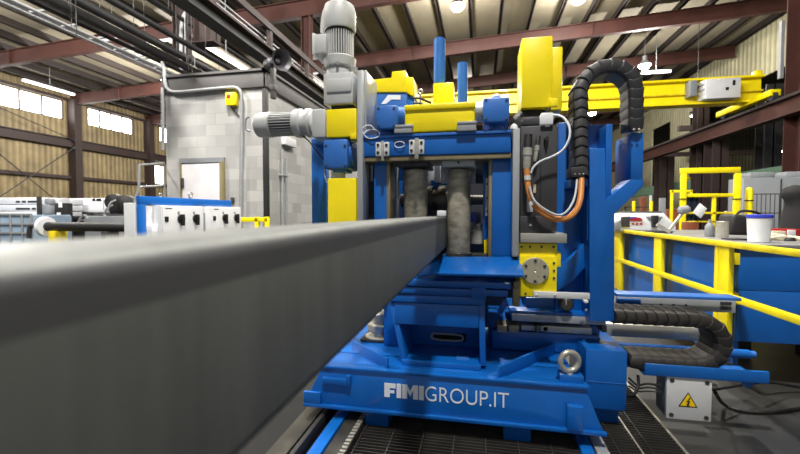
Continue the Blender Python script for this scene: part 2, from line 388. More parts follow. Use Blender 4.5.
# ---------------- concrete block room
BX0, BX1, BYF, BYR, BZ = -5.74, at(265, 100, 6.5).x, 6.5, 12.6, 3.42
m = MB(); m.box(BX0, BX1, BYF, BYR, 0, BZ)
struct('wall_blockroom', m, BLOCK, 'grey concrete block room standing inside the hall', 'wall')
m = MB()
m.box(BX0 - .03, BX1 + .05, BYF - .06, BYF, BZ - .02, BZ + .27, .01); m.box(BX0 - .03, BX1 + .08, BYF - .1, BYF, BZ + .25, BZ + .29)
m.box(BX1, BX1 + .06, BYF - .06, BYR, BZ - .02, BZ + .27, .01); m.box(BX1, BX1 + .1, BYF - .1, BYR, BZ + .25, BZ + .29)
m.box(BX0, BX1, BYF, BYR, BZ, BZ + .2)
struct('trim_5', m, mat('grey_channel_paint', (84, 82, 82), .6, 0, .2, 3), 'dark grey steel channel capping the block room', 'trim')
m = MB(); m.box(BX1 - .02, BX1 + .05, BYF - .07, BYF + .04, 0, BZ - .05, .01); struct('trim_6', m, PIPE, 'black steel corner post of the block room', 'trim')
# door
dx0, dx1 = -5.39, -4.58
m = MB(); m.box(dx0 - .035, dx0, BYF - .05, BYF, 0, 2.12); m.box(dx1, dx1 + .06, BYF - .09, BYF, 0, 2.12)
dr = struct('door_1', m, BRONZE, 'white door with tan frame in the block room wall', 'door')
m = MB(); m.box(dx0 - .035, dx1 + .06, BYF - .05, BYF, 2.115, 2.2); obj('door_lintel', m, GREYBOX, dr)
m = MB(); m.box(dx0, dx1, BYF - .035, BYF - .005, .02, 2.1, .004); obj('door_leaf', m, DOORW, dr)
m = MB(); m.box(dx0 + .01, dx0 + .05, BYF - .09, BYF - .035, 1.66, 1.84, .008); obj('door_closer', m, DARKP, dr)
m = MB(); m.cyl((dx1 - .07, BYF - .035, 1.0), (dx1 - .07, BYF - .1, 1.0), .02, n=12); m.cyl((dx1 - .07, BYF - .09, 1.0), (dx1 - .2, BYF - .09, 1.0), .012, n=8); obj('door_handle', m, STEEL, dr)
m = MB(); m.box(-4.4, -4.34, BYF - .04, BYF, 1.38, 1.48, .006); m.cyl((-4.38, BYF - .04, 1.45), (-4.36, BYF - .05, 1.36), .012, n=8)
single('wall_switch', m, DARKP, 'small dark switch on the block wall right of the door', 'switch', (-4.37, BYF, 1.4))
# alarm box
al = thing('alarm_box', 'small yellow alarm box high on the block wall', 'alarm', at(230, 98, BYF - .05))
m = MB(); m.px(225, 92, 235, 105, BYF - .12, BYF, .015); obj('housing', m, YEL, al)
m = MB(); m.px(226.5, 94, 230, 98, BYF - .13, BYF - .115, .004); obj('label_plate', m, REDT, al)
m = MB(); m.tube([at(231, 105, BYF - .05), at(232, 108, BYF - .05), at(236, 113, BYF - .03), at(239, 116, BYF - .02)], .012, 8, 1); obj('cable', m, BLACK, al)
# conduits on the block room
yy = BYF - .09
m = MB(); m.tube([at(162.8, 150, yy), at(162.8, 88, yy)] , .03, 10); single('conduit_pipe', m, GALV, 'short grey conduit at the left corner of the block room', 'conduit', at(164.5, 150, yy))
m = MB(); m.tube([at(162, 62, yy), at(164.5, 70, yy), at(165, 84, yy), at(168, 90, yy), at(175, 92.5, yy), at(200, 90, yy), at(232, 87, yy), at(238, 88, yy), at(241.5, 93, yy), at(242, 104, yy), at(241, 170, yy), at(240.5, 240, yy), at(240.5, 262, yy)], .03, 10, 2)
single('conduit_pipe', m, GALV, 'pale conduit looping along the block wall top and down past the alarm box', 'conduit', at(240, 170, yy))
for u, lb in ((282.5, 'left of the pair of thin conduits on the side wall of the block room'), (286, 'right of the pair of thin conduits on the side wall of the block room')):
    p = atx(u, 160, BX1 + .06); m = MB(); m.cyl((p.x, p.y, .2), (p.x, p.y, 2.4 if u < 284 else 2.25), .022, n=8)
    oc_ = single('conduit_pipe', m, GALV, lb, 'conduit', (p.x, p.y, .2))
    for zc in (.6, 1.9): m = MB(); m.box(p.x - .07, p.x + .03, p.y - .05, p.y + .05, zc, zc + .03, .003); obj('wall_mount', m, GALV, oc_)
p = atx(287, 143, BX1 + .02); m = MB(); m.box(BX1, BX1 + .1, p.y - .2, p.y + .25, p.z - .06, p.z + .1, .01); single('junction_box', m, CABG, 'small grey junction box on the side wall of the block room', 'junction box', p)
# horn
hp = at(272, 58, BYF - .3)
hn = thing('horn_speaker', 'dark horn loudspeaker on a post at the block room corner', 'loudspeaker', (hp.x, hp.y, 3.0))
m = MB(); m.px(270, 62, 273.5, 98, BYF - .22, BYF - .12, .005); obj('post', m, DKST, hn)
c = at(281.5, 60, BYF - .4); d = Vector((.8, -.58, -.1)).normalized()
m = MB(); m.px(269.5, 84, 274, 90, BYF - .23, BYF - .08, .005); obj('wall_mount', m, DKST, hn)
m = MB(); m.lathe(c - d * .34, d, [(0, .05), (.12, .052), (.2, .07), (.28, .115), (.34, .165), (.355, .172), (.35, .162), (.27, .105), (.16, .045), (.12, .02)], 28, False); obj('bell', m, DARKP, hn)
m = MB(); m.lathe(c - d * .5, d, [(0, .07), (.02, .1), (.15, .1), (.18, .06)], 20); obj('driver', m, DARKP, hn)
m = MB(); m.lathe(c - d * .2, d, [(0, .05), (.08, .05), (.1, .02)], 16); obj('diffuser', m, DKST, hn)

# ---------------- pipes and runway over the block room (run along the hall)
def ypipe(x, z, r, y0, y1, m_, lb, name='overhead_pipe', cat='pipe'):
    q = MB(); q.cyl((x, y0, z), (x, y1, z), r, n=14); o = single(name, q, m_, lb, cat, (x, (y0 + y1) / 2, z))
    for yh in (1.7, 5.3, 7.9):
        q = MB(); q.cyl((x + r + .006, yh, z), (x + r + .006, yh, zr(x) + .8), .007, n=6); obj('hanger', q, DKST, o)
    return o
ypipe(-6.0, 1.2 + .585 * 6, .06, -3, 16, PIPE, 'thin black overhead pipe passing just above the block room roof')
ypipe(-6.75, 1.2 + .535 * 6.75, .085, -3, 10.4, PIPE, 'upper of the two thick black overhead pipes at top left')
ypipe(-6.5, 1.2 + .505 * 6.5, .085, -3, 10.2, PIPE, 'lower of the two thick black overhead pipes at top left')
ypipe(-6.4, 1.2 + .462 * 6.4, .026, -3, 8.6, GALV, 'upper pale conduit running beside the black pipes at top left', 'conduit_pipe', 'conduit')
ypipe(-6.3, 1.2 + .448 * 6.3, .02, -3, 8.4, GALV, 'lower pale conduit running beside the black pipes at top left', 'conduit_pipe', 'conduit')
ypipe(-6.9, 1.2 + .66 * 6.9, .05, -3, 20, PIPE, 'high black pipe running above the other overhead pipes at top left')
# cable tray with rungs
tr = thing('cable_tray', 'ladder cable tray hanging among the overhead pipes at top left', 'cable tray', (-6.9, 5, 4.4))
for s in (-.2, .2):
    q = MB(); q.box(-6.9 + s - .015, -6.9 + s + .015, -3, 11, 4.38, 4.46); obj('side_rail', q, DKST, tr)
for yh in (2, 6, 10):
    q = MB(); q.cyl((-7.1, yh, 4.42), (-7.1, yh, zr(-7.1) + .8), .007, n=6); obj('hanger', q, DKST, tr)
for k in range(28):
    q = MB(); q.box(-7.1, -6.7, -2.8 + k * .5, -2.76 + k * .5, 4.39, 4.42); obj('rung', q, GALV, tr)
# hangers (strut cross pieces, pale)
for i, (u, v) in enumerate(((108, 40), (141, 55.5))):
    p = at(u, v, 6.6 + i * 1.1); st = thing('strut_hanger', ['pale strut bar carrying the conduits, nearer of two at top left', 'pale strut bar carrying the conduits, farther of two by the block room'][i], 'hanger', p)
    q = MB(); q.box(p.x - .19, p.x + .19, p.y - .025, p.y + .025, p.z - .025, p.z + .025, .004); obj('strut', q, WHITE, st)
    for s in (-.17, .1):
        q = MB(); q.cyl((p.x + s, p.y, p.z), (p.x + s, p.y, zr(p.x) + .8), .007, n=6); obj('rod', q, DKST, st)
cl = thing('pipe_clamp', 'dark ring clamp holding the thick black pipes at top left', 'clamp', (-6.6, 6.5, 4.7))
for xc, zc in ((-6.75, 1.2 + .535 * 6.75), (-6.5, 1.2 + .505 * 6.5)):
    q = MB(); q.torus((xc, 8.4, zc), (0, 1, 0), .1, .013, 24, 8); obj('ring', q, DARKP, cl)
    q = MB(); q.cyl((xc - .1, 8.4, zc), (xc - .1, 8.4, zr(xc) + .8), .01, n=6); obj('rod', q, GALV, cl)
# vertical conduit at top
m = MB(); m.tube([at(190.5, 0, 8.7), at(188, 8, 8.7), at(182, 18, 8.7), at(181, 30, 8.7), at(181, 82, 8.7)], .035, 10, 2); single('conduit_pipe', m, GALV, 'bent pale conduit dropping to the block room roof at top left', 'conduit', at(181, 84, 8))
# left runway girder with its conductor bars
rl = thing('crane_runway', 'dark runway girder with bright conductor bars slanting down behind the horn loudspeaker', 'crane beam', (-4.7, 8, 4.5))
zc = 1.2 + .74 * 4.7
m = MB(); m.box(-4.72, -4.68, -2, 13.1, zc - .1, zc + .14); obj('web', m, PIPE, rl)
m = MB(); m.box(-4.85, -4.55, -2, 13.1, zc + .14, zc + .17); obj('top_flange', m, REDD, rl)
m = MB(); m.box(-4.85, -4.55, -2, 13.1, zc - .12, zc - .1); obj('bottom_flange', m, PIPE, rl)
for k in range(3):
    m = MB(); m.box(-4.86, -4.84, -2, 13.1, zc + .32 + k * .1, zc + .345 + k * .1); obj('conductor_bar', m, GALV, rl)
m = MB(); m.box(-4.72, -4.66, -2, 13.1, zc + .66, zc + .8); obj('top_channel', m, REDD, rl)
for y in (2.5, 4.5, 6.5, 8.5, 10.5, 12.5):
    m = MB(); m.box(-4.78, -4.68, y - .05, y + .05, zc + .16, zc + .68); obj('bracket', m, REDD, rl)
# hanging columns
def hangcol(u0, u1, v1, y, mt, lb, zt=None):
    x0, x1, z0, _ = R(u0, 0, u1, v1, y); z0 = at((u0 + u1) / 2, v1, y).z
    c = MB(); z1 = zr(x0) + .02
    c.box(x0, x0 + .03, y, y + .3, z0, z1); c.box(x1 - .03, x1, y, y + .3, z0, z1); c.box(x0, x1, y + .13, y + .16, z0, z1); c.box(x0 - .03, x1 + .03, y - .02, y + .32, z0, z0 + .03)
    struct('steel_column', c, mt, lb, 'column', ((x0 + x1) / 2, y, z0))
hangcol(301, 309.5, 92, 12.98, RED, 'slim red column left of the vertical gear motor')
hangcol(193, 212, 42, 8.3, REDD, 'dark hanging column stub above the block room roof')
hangcol(172, 183, 60, 8.8, REDD, 'dark hanging column left of the bent conduit above the block room')
# tube lamp over block room & left
def tubelamp(u, v, y, dx, dy, dz, lb):
    p = at(u, v, y); d = Vector((dx, dy, dz)); t = thing('tube_lamp', lb, 'lamp', p)
    q = MB(); q.bar(p - d + Vector((0, 0, .05)), p + d + Vector((0, 0, .05)), .14, .05); obj('housing', q, CABG, t)
    q = MB(); q.bar(p - d, p + d, .1, .05); obj('tube', q, TUBEL, t)
    q = MB(); q.cyl(p + Vector((0, 0, .07)), Vector((p.x, p.y, zr(p.x) + .8)), .01, n=6); obj('hanger', q, GALV, t)
tubelamp(226, 58, 9.5, .0, 1.0, 0, 'lit tube lamp above the block room roof')
tubelamp(50, 88, 15.0, 0, 1.1, 0, 'lit tube lamp near the left windows')
tubelamp(656, 72.5, 20.5, .6, 0, 0, 'lit tube lamp beside the bright high bay lamp')

# ---------------- yellow bridge crane
cr = thing('bridge_crane', 'long yellow overhead crane girder behind the machine with grey control boxes', 'crane', (2, 14, 4.5))
m = MB(); m.box(-4.7, 8.2, 13.96, 14.04, 4.56, 5.25); obj('web', m, YEL, cr)
m = MB(); m.box(-4.7, 8.2, 13.78, 14.22, 5.22, 5.28); obj('top_flange', m, YEL, cr)
m = MB(); m.box(-4.7, 8.2, 13.78, 14.22, 4.5, 4.56); obj('bottom_flange', m, YEL, cr)
m = MB(); m.box(-4.7, 8.2, 13.85, 13.96, 4.82, 4.86); obj('stiffener', m, YELD, cr)
m = MB(); m.box(7.8, 8.06, 12.9, 15.5, 4.42, 4.6, .02); obj('end_truck', m, YEL, cr)
for y in (13.0, 15.2):
    m = MB(); m.cyl((7.86, y, 4.434), (7.98, y, 4.434), .13, n=20); obj('wheel', m, DARKP, cr)
m = MB(); m.px(706, 78, 741, 98, 13.5, 13.94, .02); cb = obj('control_box', m, CABG, cr)
m = MB(); m.px(733, 80, 735.5, 85, 13.485, 13.5, 0); obj('warning_mark', m, BLKP, cb)
m = MB(); m.px(726, 87, 729, 90, 13.485, 13.5, 0); obj('warning_mark', m, BLKP, cb)
for v in (80, 85, 91, 95):
    m = MB(); m.px(703.5, v, 707, v + 4, 13.55, 13.9, .01); obj('contactor', m, CABG, cr)
m = MB(); m.px(690, 80, 697.5, 96, 13.6, 13.94, .02); obj('resistor_box', m, GREYBOX, cr)
m = MB(); m.px(756, 70, 763, 78, 13.9, 14.1, .02); obj('bumper', m, YEL, cr)

# ---------------- high bay lamps (real fixtures, the hall's light)
hb = []
def highbay(x, y, z, lb, pw=520, grp=None):
    t = thing('high_bay_lamp', lb, 'lamp', (x, y, z), grp)
    q = MB(); q.lathe((x, y, z), (0, 0, 1), [(0, .26), (.02, .27), (.14, .17), (.22, .1), (.4, .1), (.42, .04)], 24); obj('reflector', q, GALV, t)
    q = MB(); q.lathe((x, y, z - .06), (0, 0, 1), [(-.12, .04), (-.08, .16), (0, .23), (.062, .25)], 24); obj('lens', q, LENS, t)
    q = MB(); q.cyl((x, y, z + .42), (x, y, zr(x) + .75), .012, n=6); obj('hanger', q, GALV, t)
    l = bpy.data.lights.new('high_bay_light', 'POINT'); l.shadow_soft_size = .22; l.energy = pw * 2.6; l.color = (1, .96, .9)
    o = bpy.data.objects.new('high_bay_light', l); COL.objects.link(o); o.location = (0, 0, -.42); o.parent = t
highbay(-.8, 14, 8.26, 'bright high bay lamp at the top middle above the yellow tower', 330)
highbay(7.2, 20, 7.83, 'bright high bay lamp beside the cable carrier arch', 320)
highbay(-.86, 24.6, at(467.5, 85, 24.6).z + .05, 'distant lit high bay lamp right of the blue cylinders', 60)
highbay(at(578, -1, 15.5).x, 15.5, at(578, -1, 15.5).z, 'high bay lamp at the top edge right of the yellow tower', 220)
highbay(at(592, 113, 29).x, 29, at(592, 113, 29).z, 'small distant high bay lamp seen under the crane girder inside the carrier arch', 60)
for x, y in ((-14, 8), (-14, 16), (-8, 2.2), (0.3, -1), (1.2, 5.2), (-3.2, 3.4), (-10, 23)):
    highbay(x, y, 7.2 + .055 * (x + 14), 'high bay lamp outside the frame lighting the hall', 620, 'high bay lamps outside the frame')

# ================================================================== THE BEAM IN THE FOREGROUND
def rrect(x0, x1, z0, z1, r, n=7):
    P = []
    for cx, cz, a0 in ((x1 - r, z1 - r, 0), (x0 + r, z1 - r, 90), (x0 + r, z0 + r, 180), (x1 - r, z0 + r, 270)):
        for k in range(n + 1):
            a = math.radians(a0 + 90 * k / n); P.append((cx + r * math.cos(a), cz + r * math.sin(a)))
    return P
bx0, bx1, bz0, bz1 = -.312, -.2005, .985, 1.181
t = bmesh.new(); ringsets = []
for y in (-1.6, 2.5):
    o_ = [t.verts.new((x, y, z)) for x, z in rrect(bx0, bx1, bz0, bz1, .018)]
    i_ = [t.verts.new((x, y, z)) for x, z in rrect(bx0 + .008, bx1 - .008, bz0 + .008, bz1 - .008, .01)]
    ringsets.append((o_, i_))
n = len(ringsets[0][0])
for k in range(n):
    j = (k + 1) % n
    t.faces.new((ringsets[0][0][k], ringsets[0][0][j], ringsets[1][0][j], ringsets[1][0][k]))
    t.faces.new((ringsets[0][1][j], ringsets[0][1][k], ringsets[1][1][k], ringsets[1][1][j]))
    t.faces.new((ringsets[0][0][j], ringsets[0][0][k], ringsets[0][1][k], ringsets[0][1][j]))
    t.faces.new((ringsets[1][0][k], ringsets[1][0][j], ringsets[1][1][j], ringsets[1][1][k]))
bmesh.ops.recalc_face_normals(t, faces=t.faces[:])
m = MB(); m._add(t)
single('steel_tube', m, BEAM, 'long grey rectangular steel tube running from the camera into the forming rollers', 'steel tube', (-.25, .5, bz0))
m = MB(); m.px(437, 210.5, 446, 216, 2.3, 2.34, .003)
p = at(441, 216, 2.3)
single('sensor_block', m, WHITE, 'tiny white block on top of the steel tube end at the rollers', 'sensor', (p.x, 2.3, p.z))

# ================================================================== MACHINE BASE
YBASE = 2.08
base = thing('machine_skid', 'blue welded machine base with white lettering on its front', 'machine base', (0, 2.4, 0))
m = MB(); m.prism([(-.97, .122), (.607, .122), (.585, .165), (.512, .345), (-.86, .345)], YBASE, 2.32, .006); m.prism([(-.97, .122), (.5, .122), (.5, .345), (-.86, .345)], 2.3, 3.0, .006)
fr_ = obj('base_frame', m, BLUE, base)
m = MB(); m.box(-.968, .612, YBASE - .022, YBASE, .115, .135, .003); obj('bottom_flange', m, BLUE, base)
m = MB(); m.box(-.865, .53, YBASE - .012, YBASE + .05, .335, .352, .003); obj('top_lip', m, BLUE, base)
m = MB(); m.px(568, 407, 584, 431, YBASE - .04, YBASE, .004); obj('end_bracket', m, BLUE, base)
m = MB(); m.px(322, 379, 350, 385, YBASE - .025, YBASE, .003); m.px(346, 376, 350, 386, YBASE - .03, YBASE, .003); obj('stop_plate', m, BLUE, base)
m = MB(); m.box(-.965, -.865, YBASE - .02, YBASE, .13, .2, .004); obj('end_bracket', m, BLUE, base)
for u0, u1, v0, v1 in ((365, 388, 412, 430), (503.5, 531, 428, 445.5)):
    x0, x1, z0, z1 = R(u0, v0, u1, v1, 2.11); m = MB(); m.box(x0, x1, 2.11, 2.5, .0, .125, .004); obj('foot', m, BLUE, base)
for u0, u1 in ((573, 600),):
    m = MB(); m.box(.36, .46, 2.6, 2.9, 0, .125, .004); obj('foot', m, BLUE, base)
m = MB(); m.box(-.9, -.8, 2.6, 2.9, 0, .125, .004); obj('foot', m, BLUE, base)
# gussets standing on the base top
a, b = atz(353, 350, .345), atz(388, 369.5, .345)
m = MB(); up = Vector((0, 0, .03)); m.bar(a + up, b + up, .014, .062, bev=.002); obj('gusset', m, BLUE, base)
a, b = atz(498, 379, .345), atz(554, 354, .345)
m = MB(); m.bar(a + up * 1.1, b + up * 1.1, .014, .066, bev=.002); obj('gusset', m, BLUE, base)
# lifting eye
m = MB(); m.px(560, 376, 584, 386, 2.1, 2.18, .004); obj('eye_pad', m, BLUE, base)
c = at(569.5, 361.5, 2.13); m = MB(); m.torus(c, (.25, -1, 0), .047, .0145); m.cyl(c - Vector((0, 0, .055)), c - Vector((0, 0, .085)), .017, .022, 16); obj('lifting_eye', m, STEEL, base)
# lettering: heavy block letters then thin letters
LY = YBASE - .003
xa, za0 = at(384.3, 396, LY).x, at(384.3, 396.5, LY).z
def baseline(x): return .171 + 0 * x
xl0 = at(384.3, 390, LY).x; xl1 = xl0 + (at(423.8, 393, LY).x - xl0) / .935; zL0 = at(404, 398.6, LY).z; zL1 = at(404, 384.6, LY).z
m = MB(); Wd = xl1 - xl0; hh = zL1 - zL0
def lr(x0, x1, z0, z1): m.box(xl0 + Wd * x0, xl0 + Wd * x1, LY, YBASE + .001, zL0 + hh * z0, zL0 + hh * z1)
lr(0, .13, 0, 1); lr(.13, .27, .66, 1); lr(.13, .24, .3, .5)
lr(.295, .405, 0, 1)
lr(.43, .545, 0, 1); lr(.685, .80, 0, 1)
for s in (0, 1):
    pts = [(.545, 1), (.545, .62), (.615, .18), (.615, .56)] if s == 0 else [(.685, 1), (.685, .62), (.615, .18), (.615, .56)]
    m.prism([(xl0 + Wd * x, zL0 + hh * z) for x, z in pts], LY, YBASE + .001)
lr(.825, .935, 0, 1)
obj('lettering', m, LETTER, base)
cu = bpy.data.curves.new('thin_letters', 'FONT'); cu.body = 'GROUP.IT'; cu.size = 1; cu.extrude = .01; cu.offset = -.008
to = bpy.data.objects.new('thin_letters', cu); COL.objects.link(to)
bpy.context.view_layer.update()
me = bpy.data.meshes.new_from_object(to.evaluated_get(bpy.context.evaluated_depsgraph_get())); bpy.data.objects.remove(to); bpy.data.curves.remove(cu)
xs = [v.co.x for v in me.vertices]; ys = [v.co.y for v in me.vertices]
tx0, tx1 = at(425.2, 393, LY).x, at(509, 400, LY).x; tz0, tz1 = zL0 - .001, zL1 + .001
t = bmesh.new(); t.from_mesh(me)
for v in t.verts:
    v.co = Vector((tx0 + (v.co.x - min(xs)) / (max(xs) - min(xs)) * (tx1 - tx0), LY + .0015 - v.co.z * .1, tz0 + (v.co.y - min(ys)) / (max(ys) - min(ys)) * (tz1 - tz0)))
m = MB(); m._add(t); obj('lettering', m, LETTER, base)

# ---- pedestal on the base
ped = thing('machine_pedestal', 'blue box pedestal with a dark slotted recess carrying the sloping guide plate', 'pedestal', (-.2, 2.5, .345))
PY = 2.2
m = MB(); m.prismpx([(389.5, 303), (402, 369), (407, 369), (395, 303)], PY, 2.95, .003).lift(.347); obj('side_plate', m, BLUE, ped)
m = MB(); m.prismpx([(478.5, 303), (480, 366), (486, 366), (484.5, 303)], PY, 2.95, .003).lift(.347); obj('side_plate', m, BLUE, ped)
m = MB(); m.px(394.5, 304, 478.7, 326, PY - .005, PY + .04, .003); obj('front_panel', m, BLUE, ped)
x0, x1, z0, z1 = R(399, 326, 480, 366, 2.48)
m = MB(); m.box(x0 - .1, x1 + .03, 2.48, 2.52, .348, .75, .002); bp = obj('back_panel', m, BLUE, ped)
c = at(445, 337, 2.475); m = MB(); m.tube([c + Vector((-.075, 0, .02)), c + Vector((-.09, 0, 0)), c + Vector((-.075, 0, -.02)), c + Vector((.1, 0, -.02)), c + Vector((.115, 0, 0)), c + Vector((.1, 0, .02)), c + Vector((-.075, 0, .02))], .007, 8, 1); obj('slot_rim', m, SILV, bp)
m = MB(); m.px(434, 333, 466, 341, 2.474, 2.482, .003); obj('slot', m, PITM, bp)
m = MB(); m.px(402, 363, 481, 369, PY - .02, PY + .3, .003).lift(.347); obj('bottom_ledge', m, BLUE, ped)
for u in (425, 456):
    m = MB(); m.px(u, 359, u + 13, 364, PY + .05, PY + .12, .003).lift(.347); obj('clamp_pad', m, BLUE2, ped)
x0, x1, z0, z1 = R(388, 280, 485, 303, 2.16)
for k, (va, vb, dy) in enumerate(((281, 287, .0), (288.5, 294.5, .012), (296, 303.5, .024))):
    m = MB(); m.px(383 + k * 2, va, (511, 508, 484)[k], vb, 2.16 + dy, 2.95 if k == 2 else 2.3, .004); obj('platform_plate', m, BLUE, ped)
m = MB(); x0, x1, z0, z1 = R(392, 283, 482, 303, 2.2); m.box(x0, x1, 2.2, 2.9, z0, z1); obj('platform_core', m, BLUE, ped)
# sloping guide plate (thick plate, front edge lower)
A = [at(442, 256.5, 2.29), at(520, 256.5, 2.29), at(524, 275, 2.08), at(432, 273, 2.08)]
nrm = (A[1] - A[0]).cross(A[3] - A[0]).normalized(); nrm = nrm if nrm.z > 0 else -nrm
m = MB(); m.hexa(A, [p - nrm * .014 for p in A], .002); obj('guide_plate', m, BLUE, ped)
Bq = [at(442, 256.5, 2.29), at(432, 273, 2.08), at(417, 276, 2.08), at(428, 262, 2.29)]
m = MB(); m.hexa(Bq, [p - nrm * .014 for p in Bq], .002); obj('guide_wing', m, BLUE, ped)
m = MB(); m.px(471, 281, 486, 300, 2.17, 2.3, .003); obj('plate_support', m, BLUE, ped)
m = MB(); x0, x1, z0, z1 = R(435, 262, 515, 281, 2.31); m.box(x0, x1, 2.31, 2.88, z0, z1 - .012, .003); obj('plate_support', m, BLUE, ped)

# levelling cylinder seen left of the pedestal
lc = thing('support_jack', 'grey round jack with stacked discs on the blue base left of the pedestal', 'jack', (-.52, 2.5, .345))
c = at(380, 350, 2.62); c.z = .349
m = MB(); m.lathe(c, (0, 0, 1), [(0, .1), (.02, .1), (.025, .06), (.06, .06), (.065, .085), (.1, .085), (.105, .055), (.17, .055), (.19, .03)], 28); obj('jack_body', m, STEEL, lc)
m = MB(); m.box(c.x - .11, c.x + .19, 2.52, 2.78, .348, .366, .003); obj('jack_plate', m, STEELD, lc)
m = MB(); m.lathe(c + Vector((.12, 0, .02)), (0, 0, 1), [(0, .03), (.09, .03), (.09, .02), (.16, .02)], 18); obj('guide_pin', m, STEELD, lc)

# ================================================================== ROLL STAND
rs = thing('roll_stand', 'blue forming stand with two upright steel rollers framed by a cross beam', 'forming stand', (-.2, 2.6, .7))
SY = 2.26
m = MB(); x0, x1, z0, z1 = R(362, 133.5, 511.5, 155, SY); m.box(x0, x1, SY, SY + .3, z0, z1, .012); xb = obj('cross_beam', m, BLUE, rs)
m = MB(); m.box(x0, x1, SY + .01, SY + .3, z0 - .026, z0 - .001, .002); obj('wear_strip', m, TAN, rs)
m = MB(); m.box(x0, x1, SY - .012, SY + .05, z1 - .012, z1 + .002, .001); obj('beam_lip', m, BLUE2, rs)
# right post
m = MB(); m.px(492, 158, 513, 258, SY + .05, 2.95, .004); obj('post', m, BLUE, rs)
m = MB(); m.px(488.5, 158, 492, 257, SY + .06, SY + .2, .002); obj('wear_strip', m, TAN, rs)
m = MB(); m.px(483, 162, 488, 240, SY + .2, SY + .3, .002); obj('liner_plate', m, BLUE, rs)
m = MB(); m.px(485.5, 178, 489, 216, SY + .16, SY + .21, .002); obj('liner_bar', m, SILV, rs)
# left post
ZPL = at(433, 281, 2.14).z + .004
def pxz(u0, v0, u1, y0, y1, bev):
    x0, x1, _, z1 = R(u0, v0, u1, v0 + 80, y0); z1 = at((u0 + u1) / 2, v0, y0).z; return MB().box(x0, x1, y0, y1, ZPL, z1, bev)
m = pxz(374, 159, 386.5, SY + .06, 2.95, .004); obj('post', m, BLUE, rs)
m = MB(); m.px(386.5, 159, 390, 252, SY + .06, SY + .2, .002); obj('wear_strip', m, TAN, rs)
m = pxz(363, 159, 374, SY + .19, 2.9, .003); obj('post_web', m, DARKP, rs)
m = MB(); m.px(371, 165, 372.6, 181, SY + .125, SY + .14, .001); obj('gauge_strip', m, CABG, rs)
m = MB(); m.px(391, 160, 397, 252, SY + .32, SY + .4, .002); obj('liner_bar', m, SILV, rs)
bolts(rs, [at(394, v, SY + .32) for v in (172, 200)], .006, DARKP)
bolts(rs, [at(487, v, SY + .16) for v in (184, 198, 211)], .006, DARKP)
# guide bars
m = MB(); m.px(512.5, 128, 519.5, 256, SY - .03, SY + .12, .004); obj('guide_bar', m, SILV, rs)
m = MB(); c = at(514, 127.5, SY + .03); m.lathe(c - Vector((0, 0, .01)), (0, 0, 1), [(0, .021), (.012, .021), (.024, .015), (.03, .005)], 20); obj('bar_cap', m, WHITE, rs)
m = pxz(357, 70, 362.5, SY - .03, SY + .1, .003); obj('guide_bar', m, SILV, rs)
m = MB(); m.px(362, 70, 366.5, 133, SY + .02, SY + .27, .004); obj('upright_plate', m, SILV, rs)
m = MB(); m.px(357.3, 70, 358.5, 107, SY + .02, SY + .14, .004); obj('upright_plate', m, BLUE2, rs)
# rear blue plate on the left
m = pxz(311.5, 140, 326, 2.62, 2.68, .004); obj('rear_plate', m, BLUE, rs)
m = MB(); m.px(311, 138, 328, 144, 2.55, 2.7, .006); obj('rear_plate_cap', m, BLUE2, rs)
# rollers
RYY = 2.44
for (ua, ub, va, vb) in ((404, 427.5, 170, 256), (447, 470.5, 170, 252)):
    xa_, xb_ = at(ua, 200, RYY).x, at(ub, 200, RYY).x; cx = (xa_ + xb_) / 2; rr = (xb_ - xa_) / 2
    zt_, zb_ = at((ua + ub) / 2, va, RYY).z, at((ua + ub) / 2, vb, RYY).z
    m = MB(); m.lathe((cx, RYY, zb_), (0, 0, 1), [(0, rr * .96), (.006, rr), (zt_ - zb_ - .008, rr), (zt_ - zb_, rr * .93)], 40); ro = obj('roller', m, ROLL, rs)
    m = MB(); m.lathe((cx, RYY, zt_), (0, 0, 1), [(0, rr * .55), (.05, rr * .55), (.05, rr * .35), (.09, rr * .35)], 24); m.lathe((cx, RYY, zb_ - .035), (0, 0, 1), [(0, rr * .6), (.035, rr * .6)], 24); obj('roller_neck', m, STEELD, ro)
    m = MB(); m.lathe((cx, RYY, zb_ - .004), (0, 0, 1), [(-.03, rr * 1.12), (0, rr * 1.12), (.006, rr)], 32); obj('roller_flange', m, STEELD, ro)
# chocks above the rollers
for (ua, ub, va, vb) in ((396, 428, 159.5, 166.5), (442, 475, 158.5, 166.5)):
    m = MB(); m.px(ua, va, ub, vb, SY + .06, SY + .34, .004); ch = obj('bearing_block', m, DARKP if ua < 400 else SILV, rs)
    bolts(ch, [at((ua + ub) / 2, (va + vb) / 2, SY + .06)], .007, BLKP)
m = MB(); m.px(441, 166, 446, 183, SY + .3, SY + .36, .003); obj('block_cheek', m, SILV, rs)
m = MB(); m.px(470.5, 166, 476, 183, SY + .3, SY + .36, .003); obj('block_cheek', m, SILV, rs)
m = MB(); m.px(424, 165, 440, 188, 2.72, 2.8, .004); obj('inner_bracket', m, SILV, rs)
m = MB(); m.px(431, 180, 448, 189.5, 2.7, 2.76, .004); obj('inner_bracket', m, BLUE, rs)
m = MB(); m.px(434.5, 160, 440, 182, 2.64, 2.7, .003); obj('valve_body', m, CABG, rs)
m = MB(); m.px(476, 161, 484, 183, 2.62, 2.7, .003); m.px(477, 170, 483, 176, 2.6, 2.63, .002); obj('valve_body', m, DARKP, rs)
m = MB(); m.px(397, 166, 404, 180, 2.64, 2.7, .003); obj('inner_bracket', m, BLUE, rs)
